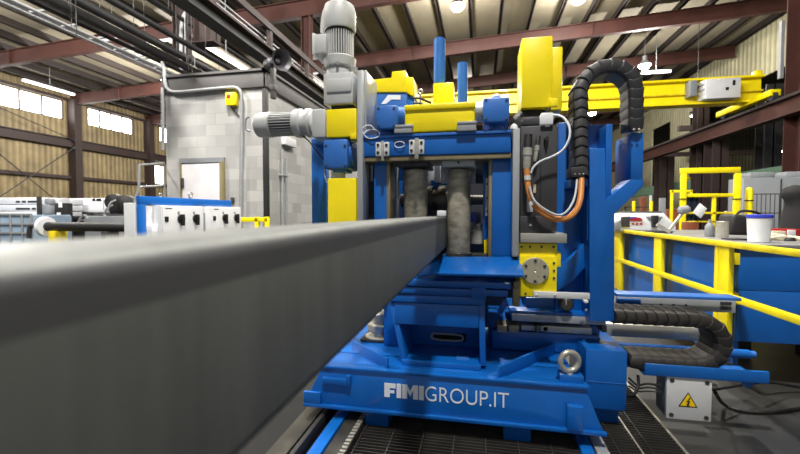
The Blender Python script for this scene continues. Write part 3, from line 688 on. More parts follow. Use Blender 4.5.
# horizontal roller behind
zc_ = at(455, 200, 2.7).z; xa_, xb_ = at(390, 200, 2.7).x, at(488, 200, 2.7).x
m = MB(); m.lathe((xa_, 2.7, zc_), (1, 0, 0), [(0, .025), (.08, .025), (.08, .045), (.15, .045), (.15, .06), (.25, .06), (.25, .1), (.3, .1), (.3, .075), (.34, .075), (.34, .1), (.39, .1), (.39, .06), (.5, .06), (.5, .035), (xb_ - xa_, .03)], 32); obj('cross_roller', m, STEELD, rs)
# back of the stand (inner dark plate)
m = MB(); m.px(386, 158, 492, 262, 2.9, 2.94, 0); obj('rear_panel', m, DARKP, rs)
m = MB(); m.px(470, 257, 556, 329, 3.01, 3.04, 0); obj('rear_panel', m, DARKP, rs)
m = MB(); m.prismpx([(497, 312), (503, 300), (507, 300), (507, 306), (501, 316)], 2.5, 2.52, .002); obj('rib', m, BLUE, rs)
# lower guide roller and guard at right
c = at(479, 236, 2.55); m = MB(); m.lathe(c - Vector((0, 0, .05)), (0, 0, 1), [(0, .03), (.005, .052), (.08, .052), (.085, .045), (.1, .045), (.1, .02), (.125, .02)], 28); obj('guide_roller', m, STEEL, rs)
m = MB(); m.prismpx([(484, 240), (489, 236), (490.5, 256), (484, 256)], 2.46, 2.5, .003); obj('guard_bracket', m, YEL, rs)
m = MB(); m.px(472, 254, 490, 258, 2.4, 2.5, .003); obj('roller_seat', m, STEELD, rs)
m = MB(); m.px(470.5, 212, 476, 222, 2.55, 2.6, .006); obj('sensor_head', m, LIDB, rs)
# clamp blocks on the cross beam
for (ua, ub, va, vb) in ((375.5, 389, 141, 156), (409, 424, 138.5, 154)):
    m = MB(); m.px(ua, va + 1, ub, vb, SY - .03, SY, .003); cb = obj('clamp_block', m, CABG, rs)
    m = MB(); m.px(ua + 5.5, va - .5, ub - 5.5, vb + 5, SY - .045, SY - .028, .003); obj('sensor_tip', m, STEEL, cb)
    bolts(cb, [at(u, v, SY - .03) for u in (ua + 2.5, ub - 2.5) for v in (va + 4, vb - 3.5)], .008, BLKP)
for ctr in ((399.5, 144.5, 5, 3),):
    c = at(ctr[0], ctr[1], SY - .012); m = MB()
    m.tube([c + Vector((ctr[2] * .0058 * math.cos(a * .35), -.003 * math.sin(a), ctr[3] * .0058 * math.sin(a * .35))) for a in range(18)], .0025, 6); obj('sensor_lead', m, WHITE, rs)
c = at(372, 134, SY - .015); m = MB(); m.tube([c + Vector((.045 * math.cos(a * .35), -.004 * math.sin(a), .026 * math.sin(a * .35))) for a in range(19)], .003, 6)
m.tube([c + Vector((-.02 + .035 * math.cos(a * .35), -.01, .02 + .03 * math.sin(a * .35))) for a in range(12)], .003, 6); obj('sensor_lead', m, WHITE, rs)

# ================================================================== LEFT SCREW DRIVE
LY0 = 2.235
sj = thing('screw_column', 'yellow upright screw housing with a blue gearbox in its middle', 'screw housing', (-.75, 2.3, .7))
m = MB(); x0, x1, z0, z1 = R(327.5, 178, 356, 225, LY0); m.box(x0, x1, LY0, LY0 + .2, .75, z1, .008); obj('lower_cover', m, YEL, sj)
m = MB(); m.px(326, 108.5, 356.5, 137, LY0, LY0 + .2, .008); obj('upper_cover', m, YEL, sj)
m = MB(); m.px(350, 133, 356, 139, LY0 - .01, LY0 + .1, .004); obj('cover_lug', m, YEL, sj)
m = MB(); m.px(322.8, 139, 347.5, 168.5, LY0 - .01, LY0 + .2, .014); gb = obj('gearbox', m, BLUE2, sj)
m = MB(); m.px(331, 136, 345, 140, LY0 + .04, LY0 + .16, .006); m.px(333, 168, 346, 172, LY0 + .04, LY0 + .16, .004); obj('gearbox_collar', m, BLUE2, gb)
bolts(gb, [at(u, v, LY0 - .01) for u in (326, 345) for v in (145.5, 165.5)], .007, DARKP)
c = at(350, 154, LY0 + .09); m = MB(); m.lathe(c - Vector((.02, 0, 0)), (1, 0, 0), [(0, .06), (.035, .06), (.035, .07), (.052, .07)], 26); obj('side_flange', m, BLUE2, gb)
c = at(338, 175, LY0 + .1); m = MB(); m.cyl(c - Vector((0, 0, .03)), c + Vector((0, 0, .04)), .045); obj('screw_neck', m, CABG, sj)
m = MB(); p = at(325, 168, LY0 + .03); m.tube([p + Vector((0, 0, .0)), p + Vector((.005, -.02, -.05)), p + Vector((.02, -.02, -.09))], .004, 6, 2); obj('sensor_lead', m, GALV, sj)

# vertical gear motor
vm = thing('gear_motor', 'grey vertical gear motor with finned body on top of the yellow housing', 'motor', (-.72, 2.3, 1.9))
MY = LY0 + .1
mc = at(338, 60, MY); ax_x = at(340, 60, MY).x
pxm = .0058
zz = lambda v: at(338, v, MY - .09).z
m = MB(); m.px(323, 72, 353, 104, LY0 - .01, LY0 + .2, .012); m.px(326, 78, 351, 92, LY0 - .02, LY0, .01); obj('gear_case', m, GRAYM, vm)
m = MB(); m.px(331, 103.5, 353, 109, LY0 + .02, LY0 + .18, .004); obj('seal_ring', m, BLACK, vm)
x_c = at(339.8, 60, MY).x
m = MB(); m.lathe((x_c, MY, zz(72)), (0, 0, 1), [(0, .08), (.03, .08), (.032, .07), (.05, .07), (.054, .092), (zz(57) - zz(72), .098), (zz(54) - zz(72), .1), (zz(52) - zz(72), .085)], 36); obj('flange', m, GRAYM, vm)
bolts(vm, [(x_c + .098 * math.cos(a), MY + .098 * math.sin(a), zz(62)) for a in [k * math.pi / 4 + .2 for k in range(8)]], .008, STEEL, (0, 0, -1), .02)
z0_, z1_ = zz(53), zz(24)
m = MB(); m.lathe((x_c, MY, z0_), (0, 0, 1), [(0, .073), (z1_ - z0_, .07)], 36); mb_ = obj('motor_body', m, DARKP, vm)
m = MB()
for k in range(34):
    a = 2 * math.pi * k / 34; d = Vector((math.cos(a), math.sin(a), 0)); c = Vector((x_c, MY, 0)) + d * .074
    m.bar(c + Vector((0, 0, z0_ + .01)), c + Vector((0, 0, z1_ - .004)), .006, .02, up=d)
obj('cooling_fins', m, GRAYM, mb_)
zt_ = zz(25); m = MB(); m.lathe((x_c, MY, zt_), (0, 0, 1), [(0, .094), (.01, .098), (.11, .098), (.148, .088), (.168, .058), (.171, .01)], 40); obj('fan_cover', m, GRAYM, vm)
m = MB(); m.lathe((x_c, MY, zt_ - .014), (0, 0, 1), [(0, .083), (.014, .088)], 36); obj('fan_gap', m, BLACK, vm)
m = MB(); m.px(313.5, 33.5, 326, 53, MY - .1, MY + .06, .008); tb = obj('terminal_box', m, GRAYM, vm)
m = MB(); m.px(311.8, 32.5, 314.5, 54, MY - .1, MY + .06, .004); obj('box_lid', m, CABG, tb)
p = at(322, 33, MY - .03); m = MB(); m.tube([p, p + Vector((0, 0, .05)), p + Vector((.012, 0, .12)), p + Vector((.035, 0, .16))], .011, 8, 2); obj('lifting_strap', m, GRAYM, vm)

# horizontal gear motor
hm = thing('gear_motor', 'grey horizontal gear motor pointing left beside the yellow housing', 'motor', (-.95, 2.3, 1.55))
hz = at(290, 124, MY).z; xx = lambda u: at(u, 124, MY).x
m = MB(); m.lathe((xx(250), MY, hz), (1, 0, 0), [(.05, .03), (.052, .062), (.065, .075), (xx(273) - xx(250) - .01, .08), (xx(273) - xx(250), .078)], 36); obj('fan_cover', m, GRAYM, hm)
m = MB(); m.lathe((xx(272), MY, hz), (1, 0, 0), [(0, .06), (xx(298) - xx(272), .06)], 36); mb_ = obj('motor_body', m, DARKP, hm)
m = MB()
for k in range(26):
    a = 2 * math.pi * k / 26; d = Vector((0, math.cos(a), math.sin(a))); c = Vector((0, MY, hz)) + d * .066
    m.bar(c + Vector((xx(274), 0, 0)), c + Vector((xx(296), 0, 0)), .0042, .016, up=d)
obj('cooling_fins', m, GRAYM, mb_)
m = MB(); m.lathe((xx(295), MY, hz), (1, 0, 0), [(0, .07), (.01, .085), (.05, .09), (.055, .072), (.085, .072), (.09, .088), (.11, .088), (.115, .07), (xx(314) - xx(295), .07)], 36); obj('flange', m, GRAYM, hm)
m = MB(); m.px(311.5, 108.5, 325.5, 137.5, LY0 + .0, LY0 + .2, .012); obj('gear_case', m, GRAYM, hm)
m = MB(); m.tube([at(250, 117, MY), at(246, 118, MY), at(245.5, 124, MY), at(246, 130, MY), at(250, 131, MY)], .006, 8, 1); obj('cable_guard', m, GALV, hm)
m = MB(); m.tube([at(303, 136, MY - .02), at(309, 141, MY - .02), at(315, 149, MY - .02), at(320, 155, MY), at(324, 160, MY)], .004, 8, 2); obj('cable', m, BLACK, hm)

# ================================================================== TOP DRIVE
TY = 2.24
td = thing('transverse_drive', 'long yellow housing lying between two blue square gearboxes on top of the stand', 'drive', (-.2, 2.4, 1.7))
m = MB(); m.px(404.5, 105.5, 475, 131.3, TY, TY + .24, .014); hs = obj('housing', m, YEL, td)
m = MB(); m.px(404, 103, 475.5, 109, TY - .012, TY + .25, .008); obj('housing_lid', m, YEL, hs)
for (ua, ub, va, vb, uc) in ((375.5, 397, 105, 128.5, 0), (483, 509.5, 97, 122, 0)):
    m = MB(); m.px(ua, va, ub, vb, TY - .02, TY + .2, .012); g = obj('gearbox', m, BLUE2, td)
    bolts(g, [at(u, v, TY - .02) for u in (ua + 3, ub - 3) for v in (va + 3, vb - 3)], .0065, DARKP)
    m = MB(); xg = at((ua + ub) / 2 + 1, 125, TY + .1).x; zb_ = at(400, 134, TY).z
    m.lathe((xg, TY + .09, at((ua + ub) / 2, 133 if ua < 400 else 129.8, TY).z), (0, 0, 1), [(0, .06), (.015, .06), (.02, .042), (.07, .042)], 24); obj('gearbox_neck', m, BLUE2, g)
c = at(400, 117, TY + .09); m = MB(); m.lathe(c - Vector((.03, 0, 0)), (1, 0, 0), [(0, .05), (.02, .058), (.07, .055)], 24); obj('coupling', m, BLUE2, td)
c = at(479, 112, TY + .09); m = MB(); m.lathe(c - Vector((.035, 0, 0)), (1, 0, 0), [(0, .055), (.05, .055), (.05, .06), (.08, .06)], 24); obj('coupling', m, SILV, td)
c = at(496.5, 96.5, TY + .08); m = MB(); m.lathe(c - Vector((0, 0, .005)), (0, 0, 1), [(0, .026), (.012, .022), (.02, .006)], 16); obj('breather_cap', m, CABG, td)
m = MB(); m.px(394, 126, 412, 132.6, TY - .015, TY + .2, .003); m.px(394, 124.5, 413, 127, TY - .02, TY + .05, .002); obj('clamp', m, SILV, td)
m = MB(); m.px(457, 122, 476, 130.6, TY - .015, TY + .2, .003); m.px(457, 121, 477, 123.5, TY - .02, TY + .05, .002); obj('clamp', m, SILV, td)
# upper blue body with yellow stepped cover at left
ub_ = thing('valve_housing', 'blue housing with white mark under a stepped yellow cover, upper left of stand', 'housing', (-.55, 2.6, 1.75))
UY = 2.57
m = MB(); m.px(372.5, 92, 407, 128, UY, UY + .2, .008); bb = obj('body', m, BLUE2, ub_)
m = MB(); m.px(406, 96, 414, 110, UY + .04, UY + .18, .006); obj('side_body', m, BLUE2, ub_)
m = MB(); m.prismpx([(372.5, 92), (372.5, 79.5), (391.5, 77.5), (392, 71.5), (405.5, 70), (407, 92)], UY - .01, UY + .2, .004); obj('yellow_cover', m, YEL, ub_)
m = MB(); m.prismpx([(406.5, 76.5), (413, 77), (414.5, 97), (407, 93)], UY + .02, UY + .2, .004); obj('yellow_cover', m, YEL, ub_)
m = MB(); m.prismpx([(381, 104), (388, 95), (400.5, 95), (400.5, 99.5), (391, 99.5), (386, 104)], UY - .003, UY + .002); obj('white_mark', m, LETTER, bb)
# shaft and hoses
hc = thing('hydraulic_hose', 'pair of short black hoses beside the yellow cover on the stand', 'hose', at(422, 100, 2.5))
for dv in (0, 5):
    m = MB(); m.tube([at(414, 98 + dv, 2.5), at(420, 98 + dv, 2.46), at(426, 101 + dv, 2.46), at(431, 103 + dv * .6, 2.48)], .007, 8, 2); obj('hose', m, BLACK, hc)
c = at(420.5, 91.5, 2.52); m = MB(); m.torus(c, (0, 1, 0), .012, .006, 20, 8); m.cyl(c - Vector((0, 0, .015)), c - Vector((0, 0, .1)), .007); single('eye_bolt', m, STEEL, 'small steel eye bolt behind the black hoses on the stand', 'eye bolt', c)
# hydraulic cylinders
hy = thing('cylinder_block', 'yellow block carrying a tall blue cylinder beside the transverse housing', 'hydraulic block', (-.28, 2.6, 1.8))
CYY = 2.5
m = MB(); m.px(433, 82.5, 453.5, 106, CYY, CYY + .2, .006); obj('block', m, YEL, hy)
m = MB(); m.cyl((at(439.5, 70, CYY + .1).x, CYY + .1, at(439, 84, CYY + .1).z), (at(439.5, 70, CYY + .1).x, CYY + .1, at(439, 40, CYY + .1).z), .037, n=32); obj('cylinder', m, BLUE2, hy)
m = MB(); m.cyl((at(439.5, 70, CYY + .1).x, CYY + .1, at(439, 40.2, CYY + .1).z), (at(439.5, 70, CYY + .1).x, CYY + .1, at(439, 39, CYY + .1).z), .032, n=32); obj('end_cap', m, BLUE2, hy)
x = at(462.5, 80, CYY + .3).x
m = MB(); m.cyl((x, CYY + .3, at(462, 128, CYY + .3).z), (x, CYY + .3, at(462, 63.5, CYY + .3).z), .034, n=28); single('hydraulic_cylinder', m, BLUE2, 'shorter blue cylinder right of the tall blue cylinder', 'cylinder', (x, CYY + .3, at(462, 128, CYY + .3).z))
# yellow tower
tw = thing('yellow_tower', 'tall yellow box tower above the connector panel', 'tower', (.35, 2.5, 1.7))
m = MB(); m.px(521.5, 36.5, 552.5, 107.5, 2.36, 2.62, .008); obj('front_cover', m, YEL, tw)
m = MB(); m.px(551, 46.5, 562.5, 110, 2.42, 2.66, .008); obj('side_cover', m, YEL, tw)
m = MB(); m.px(549, 98, 558, 106, 2.345, 2.37, .003); obj('access_plate', m, YEL, tw)
c = at(531, 128.5, 2.42); m = MB(); m.lathe(c, (0, 1, 0), [(-.02, .1), (0, .122), (.2, .122), (.25, .11)], 40); m.lathe(c - Vector((0, .02, 0)), (0, -1, 0), [(0, .1), (.012, .07), (.014, .02)], 32); obj('drive_motor', m, BLACK, tw)

# ================================================================== CONNECTOR PANEL (right post)
cp = thing('connector_panel', 'dark grey panel with silver cable plugs right of the stand', 'panel', (.33, 2.4, .95))
QY = 2.25
m = MB(); m.px(520, 125.5, 557.5, 232, QY, QY + .125, .006); pn = obj('panel', m, DARKP, cp)
m = MB(); m.px(540, 152, 541, 232, QY - .004, QY, .001); obj('panel_seam', m, BLACK, pn)
m = MB(); m.px(520, 216, 552, 233.5, QY - .03, QY, .005); obj('lower_block', m, DARKP, cp)
c = at(530.5, 225, QY - .03); bolts(cp, [c], .008, STEEL)
def plug(u0, v0, u1, v1, w, mt_, dk):
    a, b = at(u0, v0, QY - .03), at(u1, v1, QY - .035); d = (b - a)
    q = MB(); q.cyl(a + Vector((0, .01, 0)), a + d * .38, w * .92, n=20); o = obj('socket', q, BLACK, cp)
    q = MB(); q.lathe(a + d * .36, d, [(0, w), (d.length * .2, w * 1.08), (d.length * .22, w * .9), (d.length * .5, w * .9), (d.length * .62, w * .55)], 20); obj('plug', q, mt_, cp)
plug(528.5, 134.5, 526.5, 172, .023, STEEL, 0)
plug(538.8, 136, 534.8, 162, .0125, STEEL, 0)
m = MB(); a = at(546.5, 139, QY - .012); m.cyl(a + Vector((0, .02, 0)), a - Vector((0, .01, 0)), .012); m.cyl(a - Vector((0, 0, .005)), a - Vector((0, 0, .05)), .011, .004); obj('socket', m, BLACK, cp)
m = MB(); m.px(527, 194, 533, 212, QY - .006, QY, .002); obj('rating_plate', m, CABG, cp)
m = MB(); m.px(533, 184, 536, 193, QY - .006, QY, .002); obj('sticker', m, CREAM, cp)
m = MB(); m.px(541, 112.5, 553.5, 124.5, QY - .02, QY + .08, .006); m.px(545, 123, 550, 126.5, QY - .01, QY + .06, .003); obj('connector_box', m, WHITE, cp)
m = MB(); m.px(522, 117, 540, 125, QY + .03, QY + .12, .006); obj('motor_foot', m, DARKP, cp)
# cables
m = MB(); m.tube([at(526.7, 169, QY - .05), at(527, 178, QY - .05), at(528.5, 190, QY - .06), at(532, 202, QY - .07), at(540, 212, QY - .08), at(551, 218.5, QY - .08), at(562, 220, QY - .07), at(571, 216.5, QY - .05), at(578, 208, QY - .0), at(581, 196, QY + .04), at(581.5, 178, QY + .1)], .0158, 12, 2)
oc = single('power_cable', m, ORANGE, 'thick orange cable looping from the silver plug to the cable carrier', 'cable', at(562, 220, QY - .07))
for (u, v) in ((527.5, 178), (532, 203)):
    m = MB(); a = at(u, v, QY - .055 if v < 190 else QY - .07); m.lathe(a - Vector((0, 0, .012)), (.25 if v > 190 else .03, 0, 1), [(0, .0175), (.025, .0175)], 14); obj('cable_sleeve', m, CABG, oc)
m = MB(); m.tube([at(531, 173, QY - .06), at(533, 167, QY - .06), at(541, 160.5, QY - .05), at(552, 157, QY - .05), at(563, 151, QY - .06), at(569.5, 140, QY - .07), at(570.5, 129, QY - .06), at(566, 119.5, QY - .04), at(560, 115.5, QY - .02), at(553, 114.8, QY + .02)], .006, 10, 2)
single('signal_cable', m, WCAB, 'thin pale grey cable arching from the white connector box down to the plugs', 'cable', at(563, 151, QY - .06))
m = MB(); m.tube([at(529.5, 186, QY - .085), at(531.5, 196, QY - .09), at(536, 203, QY - .1), at(546, 210.5, QY - .1), at(558, 216, QY - .1), at(566, 213, QY - .08), at(573, 203, QY - .03), at(576, 192, QY + .03), at(577, 179, QY + .1)], .0055, 10, 2)
single('signal_cable', m, WCAB, 'thin pale grey cable hanging inside the loop of the orange cable', 'cable', at(558, 215, QY - .1))

# yellow bearing housing with steel disc
yb = thing('bearing_housing', 'yellow bearing housing with a round bolted steel cover under the connector panel', 'bearing housing', (.33, 2.3, .8))
EY = 2.2
m = MB(); m.px(519.5, 243.5, 557, 297.5, EY + .02, EY + .2, .004); m.px(519.5, 256, 557, 297, EY, EY + .04, .004); m.px(555, 252.5, 561, 267, EY + .02, EY + .14, .003); hb_ = obj('housing', m, YEL, yb)
m = MB(); m.px(520.7, 233.5, 567, 243, EY - .01, EY + .2, .003); obj('slide_block', m, STEEL, yb)
c = at(534.8, 270.5, EY); m = MB(); m.lathe(c + Vector((0, .005, 0)), (0, -1, 0), [(0, .07), (.018, .07), (.021, .067), (.021, .006), (.018, .002)], 44); dc = obj('cover_disc', m, TURN, yb)
bolts(dc, [c + Vector((.054 * math.cos(a), -.016, .054 * math.sin(a))) for a in [math.pi / 2 + k * math.pi / 3 for k in range(6)]], .0075, DARKP)
bolts(yb, [at(u, v, EY) for u, v in ((554, 263), (554, 270.5), (554, 278), (525.5, 293.5))] + [at(u, v, EY + .02) for u, v in ((521.5, 246.8), (530, 246.8), (541.5, 246.8), (553.5, 246.8))], .0062, DARKP)
m = MB(); m.px(533.5, 292.5, 590, 298.5, EY - .02, EY, .002); sb = obj('scale_bar', m, CABG, yb)
bolts(sb, [at(u, 295.3, EY - .02) for u in (536.5, 555)], .007, STEEL)
c = at(516.8, 284.5, EY - .01); m = MB(); m.lathe(c, (0, 1, 0), [(-.01, .018), (0, .022), (.05, .022)], 20); m.box(c.x - .018, c.x + .018, EY + .0, EY + .05, c.z - .12, c.z - .015, .003); obj('end_stop', m, TAN, yb)

# ================================================================== BLUE COLUMN, BRACKET AND CABLE CARRIERS
bc = thing('blue_column', 'blue steel column with side bracket standing right of the connector panel', 'column', (.6, 2.6, .45))
m = MB(); m.px(556, 122, 588, 322, 2.56, 2.9, .006); obj('rear_column', m, BLUE, bc)
KY = 2.38
# bracket: one welded plate body
m = MB(); m.prismpx([(589.5, 148), (605.5, 148), (605.5, 200.5), (631, 179), (643.5, 179), (643.5, 186), (614.5, 214), (614.5, 321.5), (589.5, 321.5)], KY, KY + .15, .004); obj('bracket_body', m, BLUE, bc)
m = MB(); m.px(631, 132.5, 643.5, 180, KY, KY + .26, .004); obj('bracket_arm', m, BLUE, bc)
m = MB(); m.px(588, 124.5, 606, 200, KY + .18, KY + .2, .003); m.px(605.5, 124, 612, 205, KY + .02, KY + .2, .003); obj('channel', m, BLUE, bc)
m = MB(); m.px(587.8, 148, 590, 240, KY + .03, KY + .18, .003); obj('channel_edge', m, BLUE, bc)
m = MB(); m.px(571, 178.5, 588, 187, KY + .0, KY + .2, .004); obj('carrier_clamp', m, BLUE, bc)
m = MB(); m.prismpx([(556, 268), (569, 260), (590, 238), (590, 262), (572, 282), (556, 292)], KY + .1, KY + .2, .004); obj('stiffener', m, BLUE, bc)
m = MB(); m.prismpx([(526, 298), (590, 298), (590, 313), (526, 313)], KY + .2, KY + .5, .004); obj('foot_plate', m, BLUE, bc)
c = at(566.5, 304.5, KY + .06); m = MB(); m.lathe(c, (0, -1, 0), [(-.05, .04), (0, .04), (.01, .03)], 24); obj('round_boss', m, STEELD, bc)
m = MB(); m.px(565.5, 298, 567, 305, KY - .0, KY + .01, .001); obj('pin', m, STEEL, bc)
m = MB(); m.px(584, 300.5, 588.5, 303, KY - .02, KY + .02, .002); obj('sensor_head', m, WHITE, bc)
bolts(bc, [at(586, v, KY) for v in (303, 310)], .006, STEEL)

def carrier(root, path, wd, th, yc, mt_, count, name='link', slant=0.0):
    P = [Vector(p) for p in path]; L = [0]
    for i in range(len(P) - 1): L.append(L[-1] + (P[i + 1] - P[i]).length)
    def pos(s):
        s = max(0, min(L[-1], s))
        for i in range(len(P) - 1):
            if s <= L[i + 1] or i == len(P) - 2:
                return P[i].lerp(P[i + 1], (s - L[i]) / max(1e-6, L[i + 1] - L[i]))
    step = L[-1] / count
    for k in range(count):
        a, b = pos(k * step), pos((k + 1) * step); d = (b - a).normalized(); nn = Vector((0, 1, 0)).cross(d)
        ext = step * .16
        a2, b2 = a - d * ext, b + d * ext * .2
        q = MB()
        # domed shell: octagon-like section, one end flared over the next link
        for (p, e, f0, f1) in ((a2, b2, 1.0, .90),):
            def ring(c, f):
                h, w = th / 2 * f, wd / 2 * f; cvx = th * .12
                fr_pts = [c + Vector((0, -w * (1 + .07 * (1 - g * g)), 0)) + nn * h * .84 * g + d * step * .3 * (1 - g * g) for g in (-1, -.66, -.33, 0, .33, .66, 1)]
                return fr_pts + [c + Vector((0, -w * .75, 0)) + nn * h,
                        c + Vector((0, w * .75, 0)) + nn * h, c + Vector((0, w, 0)) + nn * h * .8, c + Vector((0, w, 0)) - nn * h * .8, c + Vector((0, w * .75, 0)) - nn * h, c + Vector((0, -w * .75, 0)) - nn * h]
            q.hexa(ring(p, f0), ring(e, f1), .003)
        obj(name, q, mt_, root, sharp=40)
# tall carrier arch
CY2 = 2.43
tc_ = thing('cable_carrier', 'tall dark cable carrier arching over from the orange cable to the blue bracket', 'cable carrier', at(579, 178, CY2))
def pz(u, v): return at(u, v, CY2)
cl_, crr = pz(578.8, 92), pz(631, 97)
path = [pz(578.2, 176), pz(577.8, 92)]
cen = (cl_ + crr) / 2; rad = (crr - cl_).length / 2
for k in range(1, 17):
    a = math.pi - math.pi * k / 16; path.append(Vector((cen.x + rad * math.cos(a), CY2, cen.z + rad * 1.0 * math.sin(a))))
path += [pz(631.5, 131)]
carrier(tc_, path, .17, .082, CY2, CHAIN, 21)
m = MB(); m.px(571, 167, 585, 177, CY2 - .1, CY2 + .03, .004); ec = obj('end_bracket', m, CHAIN, tc_)
bolts(ec, [at(u, 174, CY2 - .1) for u in (575, 579.5, 583.5)], .004, STEEL)
bolts(tc_, [at(u, 129.5, CY2 - .092) for u in (634, 639)], .006, STEEL)

# ---- lower slide: bed, rails, tube
sl = thing('slide_bed', 'blue slide bed with steel rails reaching right from the stand', 'slide', (.9, 2.8, 0))
m = MB(); x0, x1, z0, z1 = R(480, 345, 586, 375, 2.55); m.box(.06, .72, 2.6, 3.0, .349, .52, .006); obj('bed', m, BLUE, sl)
m = MB(); m.px(510, 312.5, 606, 316, 2.48, 2.85, .003); obj('bed_plate', m, BLUE, sl)
m = MB(); m.px(512, 316, 606, 323, 2.47, 2.84, .003); obj('rail', m, SILV, sl)
m = MB(); m.px(521, 326, 548, 331, 2.52, 2.7, .003); obj('rail_clamp', m, SILV, sl)
for u in (497, 509, 536, 602):
    m = MB(); m.px(u, 325.5, u + 10 if u < 520 else u + 5, 332.5, 2.47, 2.6, .003); obj('carriage_block', m, STEELD if u > 510 else TAN, sl)
m = MB(); m.px(543, 327, 592, 333.5, 2.52, 2.7, .003); obj('rail', m, STEEL, sl)
m = MB(); m.px(492, 333, 600, 352, 2.54, 2.6, .006); obj('bed_side', m, BLUE, sl)
m = MB(); m.px(585.5, 350.5, 627, 410, 2.34, 2.75, .006); eb = obj('end_block', m, BLUE, sl)
m = MB(); m.px(586, 382.5, 627, 383.3, 2.337, 2.342, 0); obj('seam', m, BLUE2, eb)
x_b0, x_b1, zb0, zb1 = R(585.5, 350.5, 627, 410, 2.34)
m = MB(); m.box(x_b0 + .02, x_b1 - .02, 2.4, 2.7, 0, zb0 + .01, .004); obj('foot', m, BLUE, sl)
# steel rail pair to the right + blue tube
m = MB(); m.px(602, 326, 706, 338.5, 2.72, 2.82, .003); rl_ = obj('rail', m, STEEL, sl)
m = MB(); m.px(602, 323, 703, 327, 2.82, 2.95, .003); obj('rail', m, STEEL, sl)
c0, c1 = at(604, 345.5, 2.68), at(749, 350.5, 2.68); c1.z = c0.z
m = MB(); m.cyl(c0, c1, .026, n=24); obj('tube', m, BLUE, sl)
m = MB(); m.cyl(c1, c1 + Vector((.03, 0, 0)), .02, n=20); obj('tube_end', m, BLUE2, sl)
# long top cover beam
m = MB(); m.px(616.5, 296, 742, 299, 2.42, 2.53, .003); obj('cover_beam', m, BLUE2, sl)
m = MB(); x0, x1, z0, z1 = R(617, 298.5, 736, 310.5, 2.57); m.box(x0, x1, 2.57, 2.6, z0, z1 - .002, .003); fp = obj('face_plate', m, SILV, sl)
bolts(fp, [at(u, v, 2.57) for u, v in ((661, 304.5), (673.5, 304.8), (686, 305)) ], .006, BLKP)
for v in (303.5, 308.5):
    m = MB(); m.px(721, v - 1.6, 732, v + 1.4, 2.562, 2.572, .002); obj('slot', m, DARKP, fp)
m = MB(); m.px(617, 299, 641, 304, 2.56, 2.572, .002); obj('paint_patch', m, BLUE, fp)
x0, x1, z0, z1 = R(617, 298.5, 740, 345, 2.6)
# lower cable carrier loop
lc_ = thing('cable_carrier', 'dark cable carrier lying in a horizontal U loop under the blue cover beam', 'cable carrier', at(680, 372, 2.36))
LYc = 2.46
def pq(u, v): return at(u, v, 2.36)
a0, a1 = pq(616, 319), pq(709, 320); b1_, b0_ = pq(700, 363), pq(632, 363)
zu, zl = (a0.z + a1.z) / 2, b0_.z
path = [Vector((a0.x, LYc, zu)), Vector((a1.x - .06, LYc, zu))]
cz_ = (zu + zl) / 2; rad = (zu - zl) / 2
for k in range(1, 13):
    a = math.pi / 2 - math.pi * k / 12; path.append(Vector((a1.x - .06 + .02 + rad * 1.02 * math.cos(a), LYc, cz_ + rad * math.sin(a))))
path.append(Vector((b0_.x + .005, LYc, zl)))
carrier(lc_, path, .2, .085, LYc, CHAIN2, 22)
# tray below with junction box
ty_ = thing('cable_tray', 'narrow blue tray holding the lower cable carrier above the grey junction box', 'tray', (1.1, 2.4, .3))
x0, x1, z0, z1 = R(645, 368, 770, 378, 2.32)
zt_tray = zl - .052
_, _, zb_t, zt_t = R(645, 368, 770, 379.5, 2.32)
m = MB(); m.box(x0, x1, 2.32, 2.335, zb_t, zt_t, .003); m.box(x0, x1, 2.334, 2.56, zb_t - .006, zb_t + .0005); obj('tray_plate', m, BLUE, ty_)
m = MB(); m.box(x1 - .2, x1 - .08, 2.56, 2.63, zb_t, zb_t + .05, .003); obj('tray_lug', m, BLUE, ty_)
p = at(754, 376, 2.34); m = MB(); m.prism([(x1 - .12, zb_t), (x1 - .02, zb_t), (x1 - .07, zb_t - .05)], 2.36, 2.38, .002); obj('tray_gusset', m, BLUE, ty_)
m = MB(); m.box(at(627, 380, 2.34).x + .002, x0 + .03, 2.46, 2.52, zb_t - .014, zb_t, .002); obj('tray_bracket', m, BLUE, ty_)
jb = thing('junction_box', 'grey electrical junction box with a yellow lightning warning triangle near the floor', 'junction box', (1.05, 2.36, .1))
JY = 2.33
x0, x1, z0, z1 = R(667, 379.5, 711.5, 420, JY)
z1 = zb_t - .001
m = MB(); m.box(x0, x1, JY + .02, JY + .14, z0, z1, .008); bo = obj('box_body', m, GREYBOX, jb)
m = MB(); m.box(x0 + .03, x1 - .03, JY + .03, JY + .1, z1 - .001, z1 + .0015); obj('mount_plate', m, GALV, jb)
m = MB(); m.box(x0 - .003, x1 + .003, JY, JY + .024, z0 - .003, z1 + .0, .006); ld = obj('box_lid', m, CABG, jb)
bolts(ld, [Vector((x, JY, z)) for x in (x0 + .022, x1 - .022) for z in (z0 + .02, z1 - .02)], .011, STEELD, h=.004)
c = at(688, 400.5, JY); s = .047
def tri(c, s, y): return [(c.x - s * .95, c.z - s * .72), (c.x + s * .95, c.z - s * .72), (c.x, c.z + s * .95)]
m = MB(); m.prism(tri(c, s, JY), JY - .002, JY + .001); o_ = obj('warning_sign', m, BLKP, ld)
m = MB(); m.prism(tri(c + Vector((0, 0, -.001)), s * .82, JY), JY - .003, JY); obj('sign_field', m, SIGNY, o_)
m = MB(); q = s * .5
bp_ = [(.2, 1.0), (-.34, -.14), (.02, -.06), (-.14, -.6), (-.36, -.5), (-.12, -1.1), (.28, -.74), (.06, -.68), (.36, .2), (.0, .12), (.42, 1.0)]
m.prism([(c.x + q * x * 1.15, c.z - s * .12 + q * z * .95) for x, z in bp_], JY - .004, JY - .001)
obj('lightning_bolt', m, BLKP, o_)
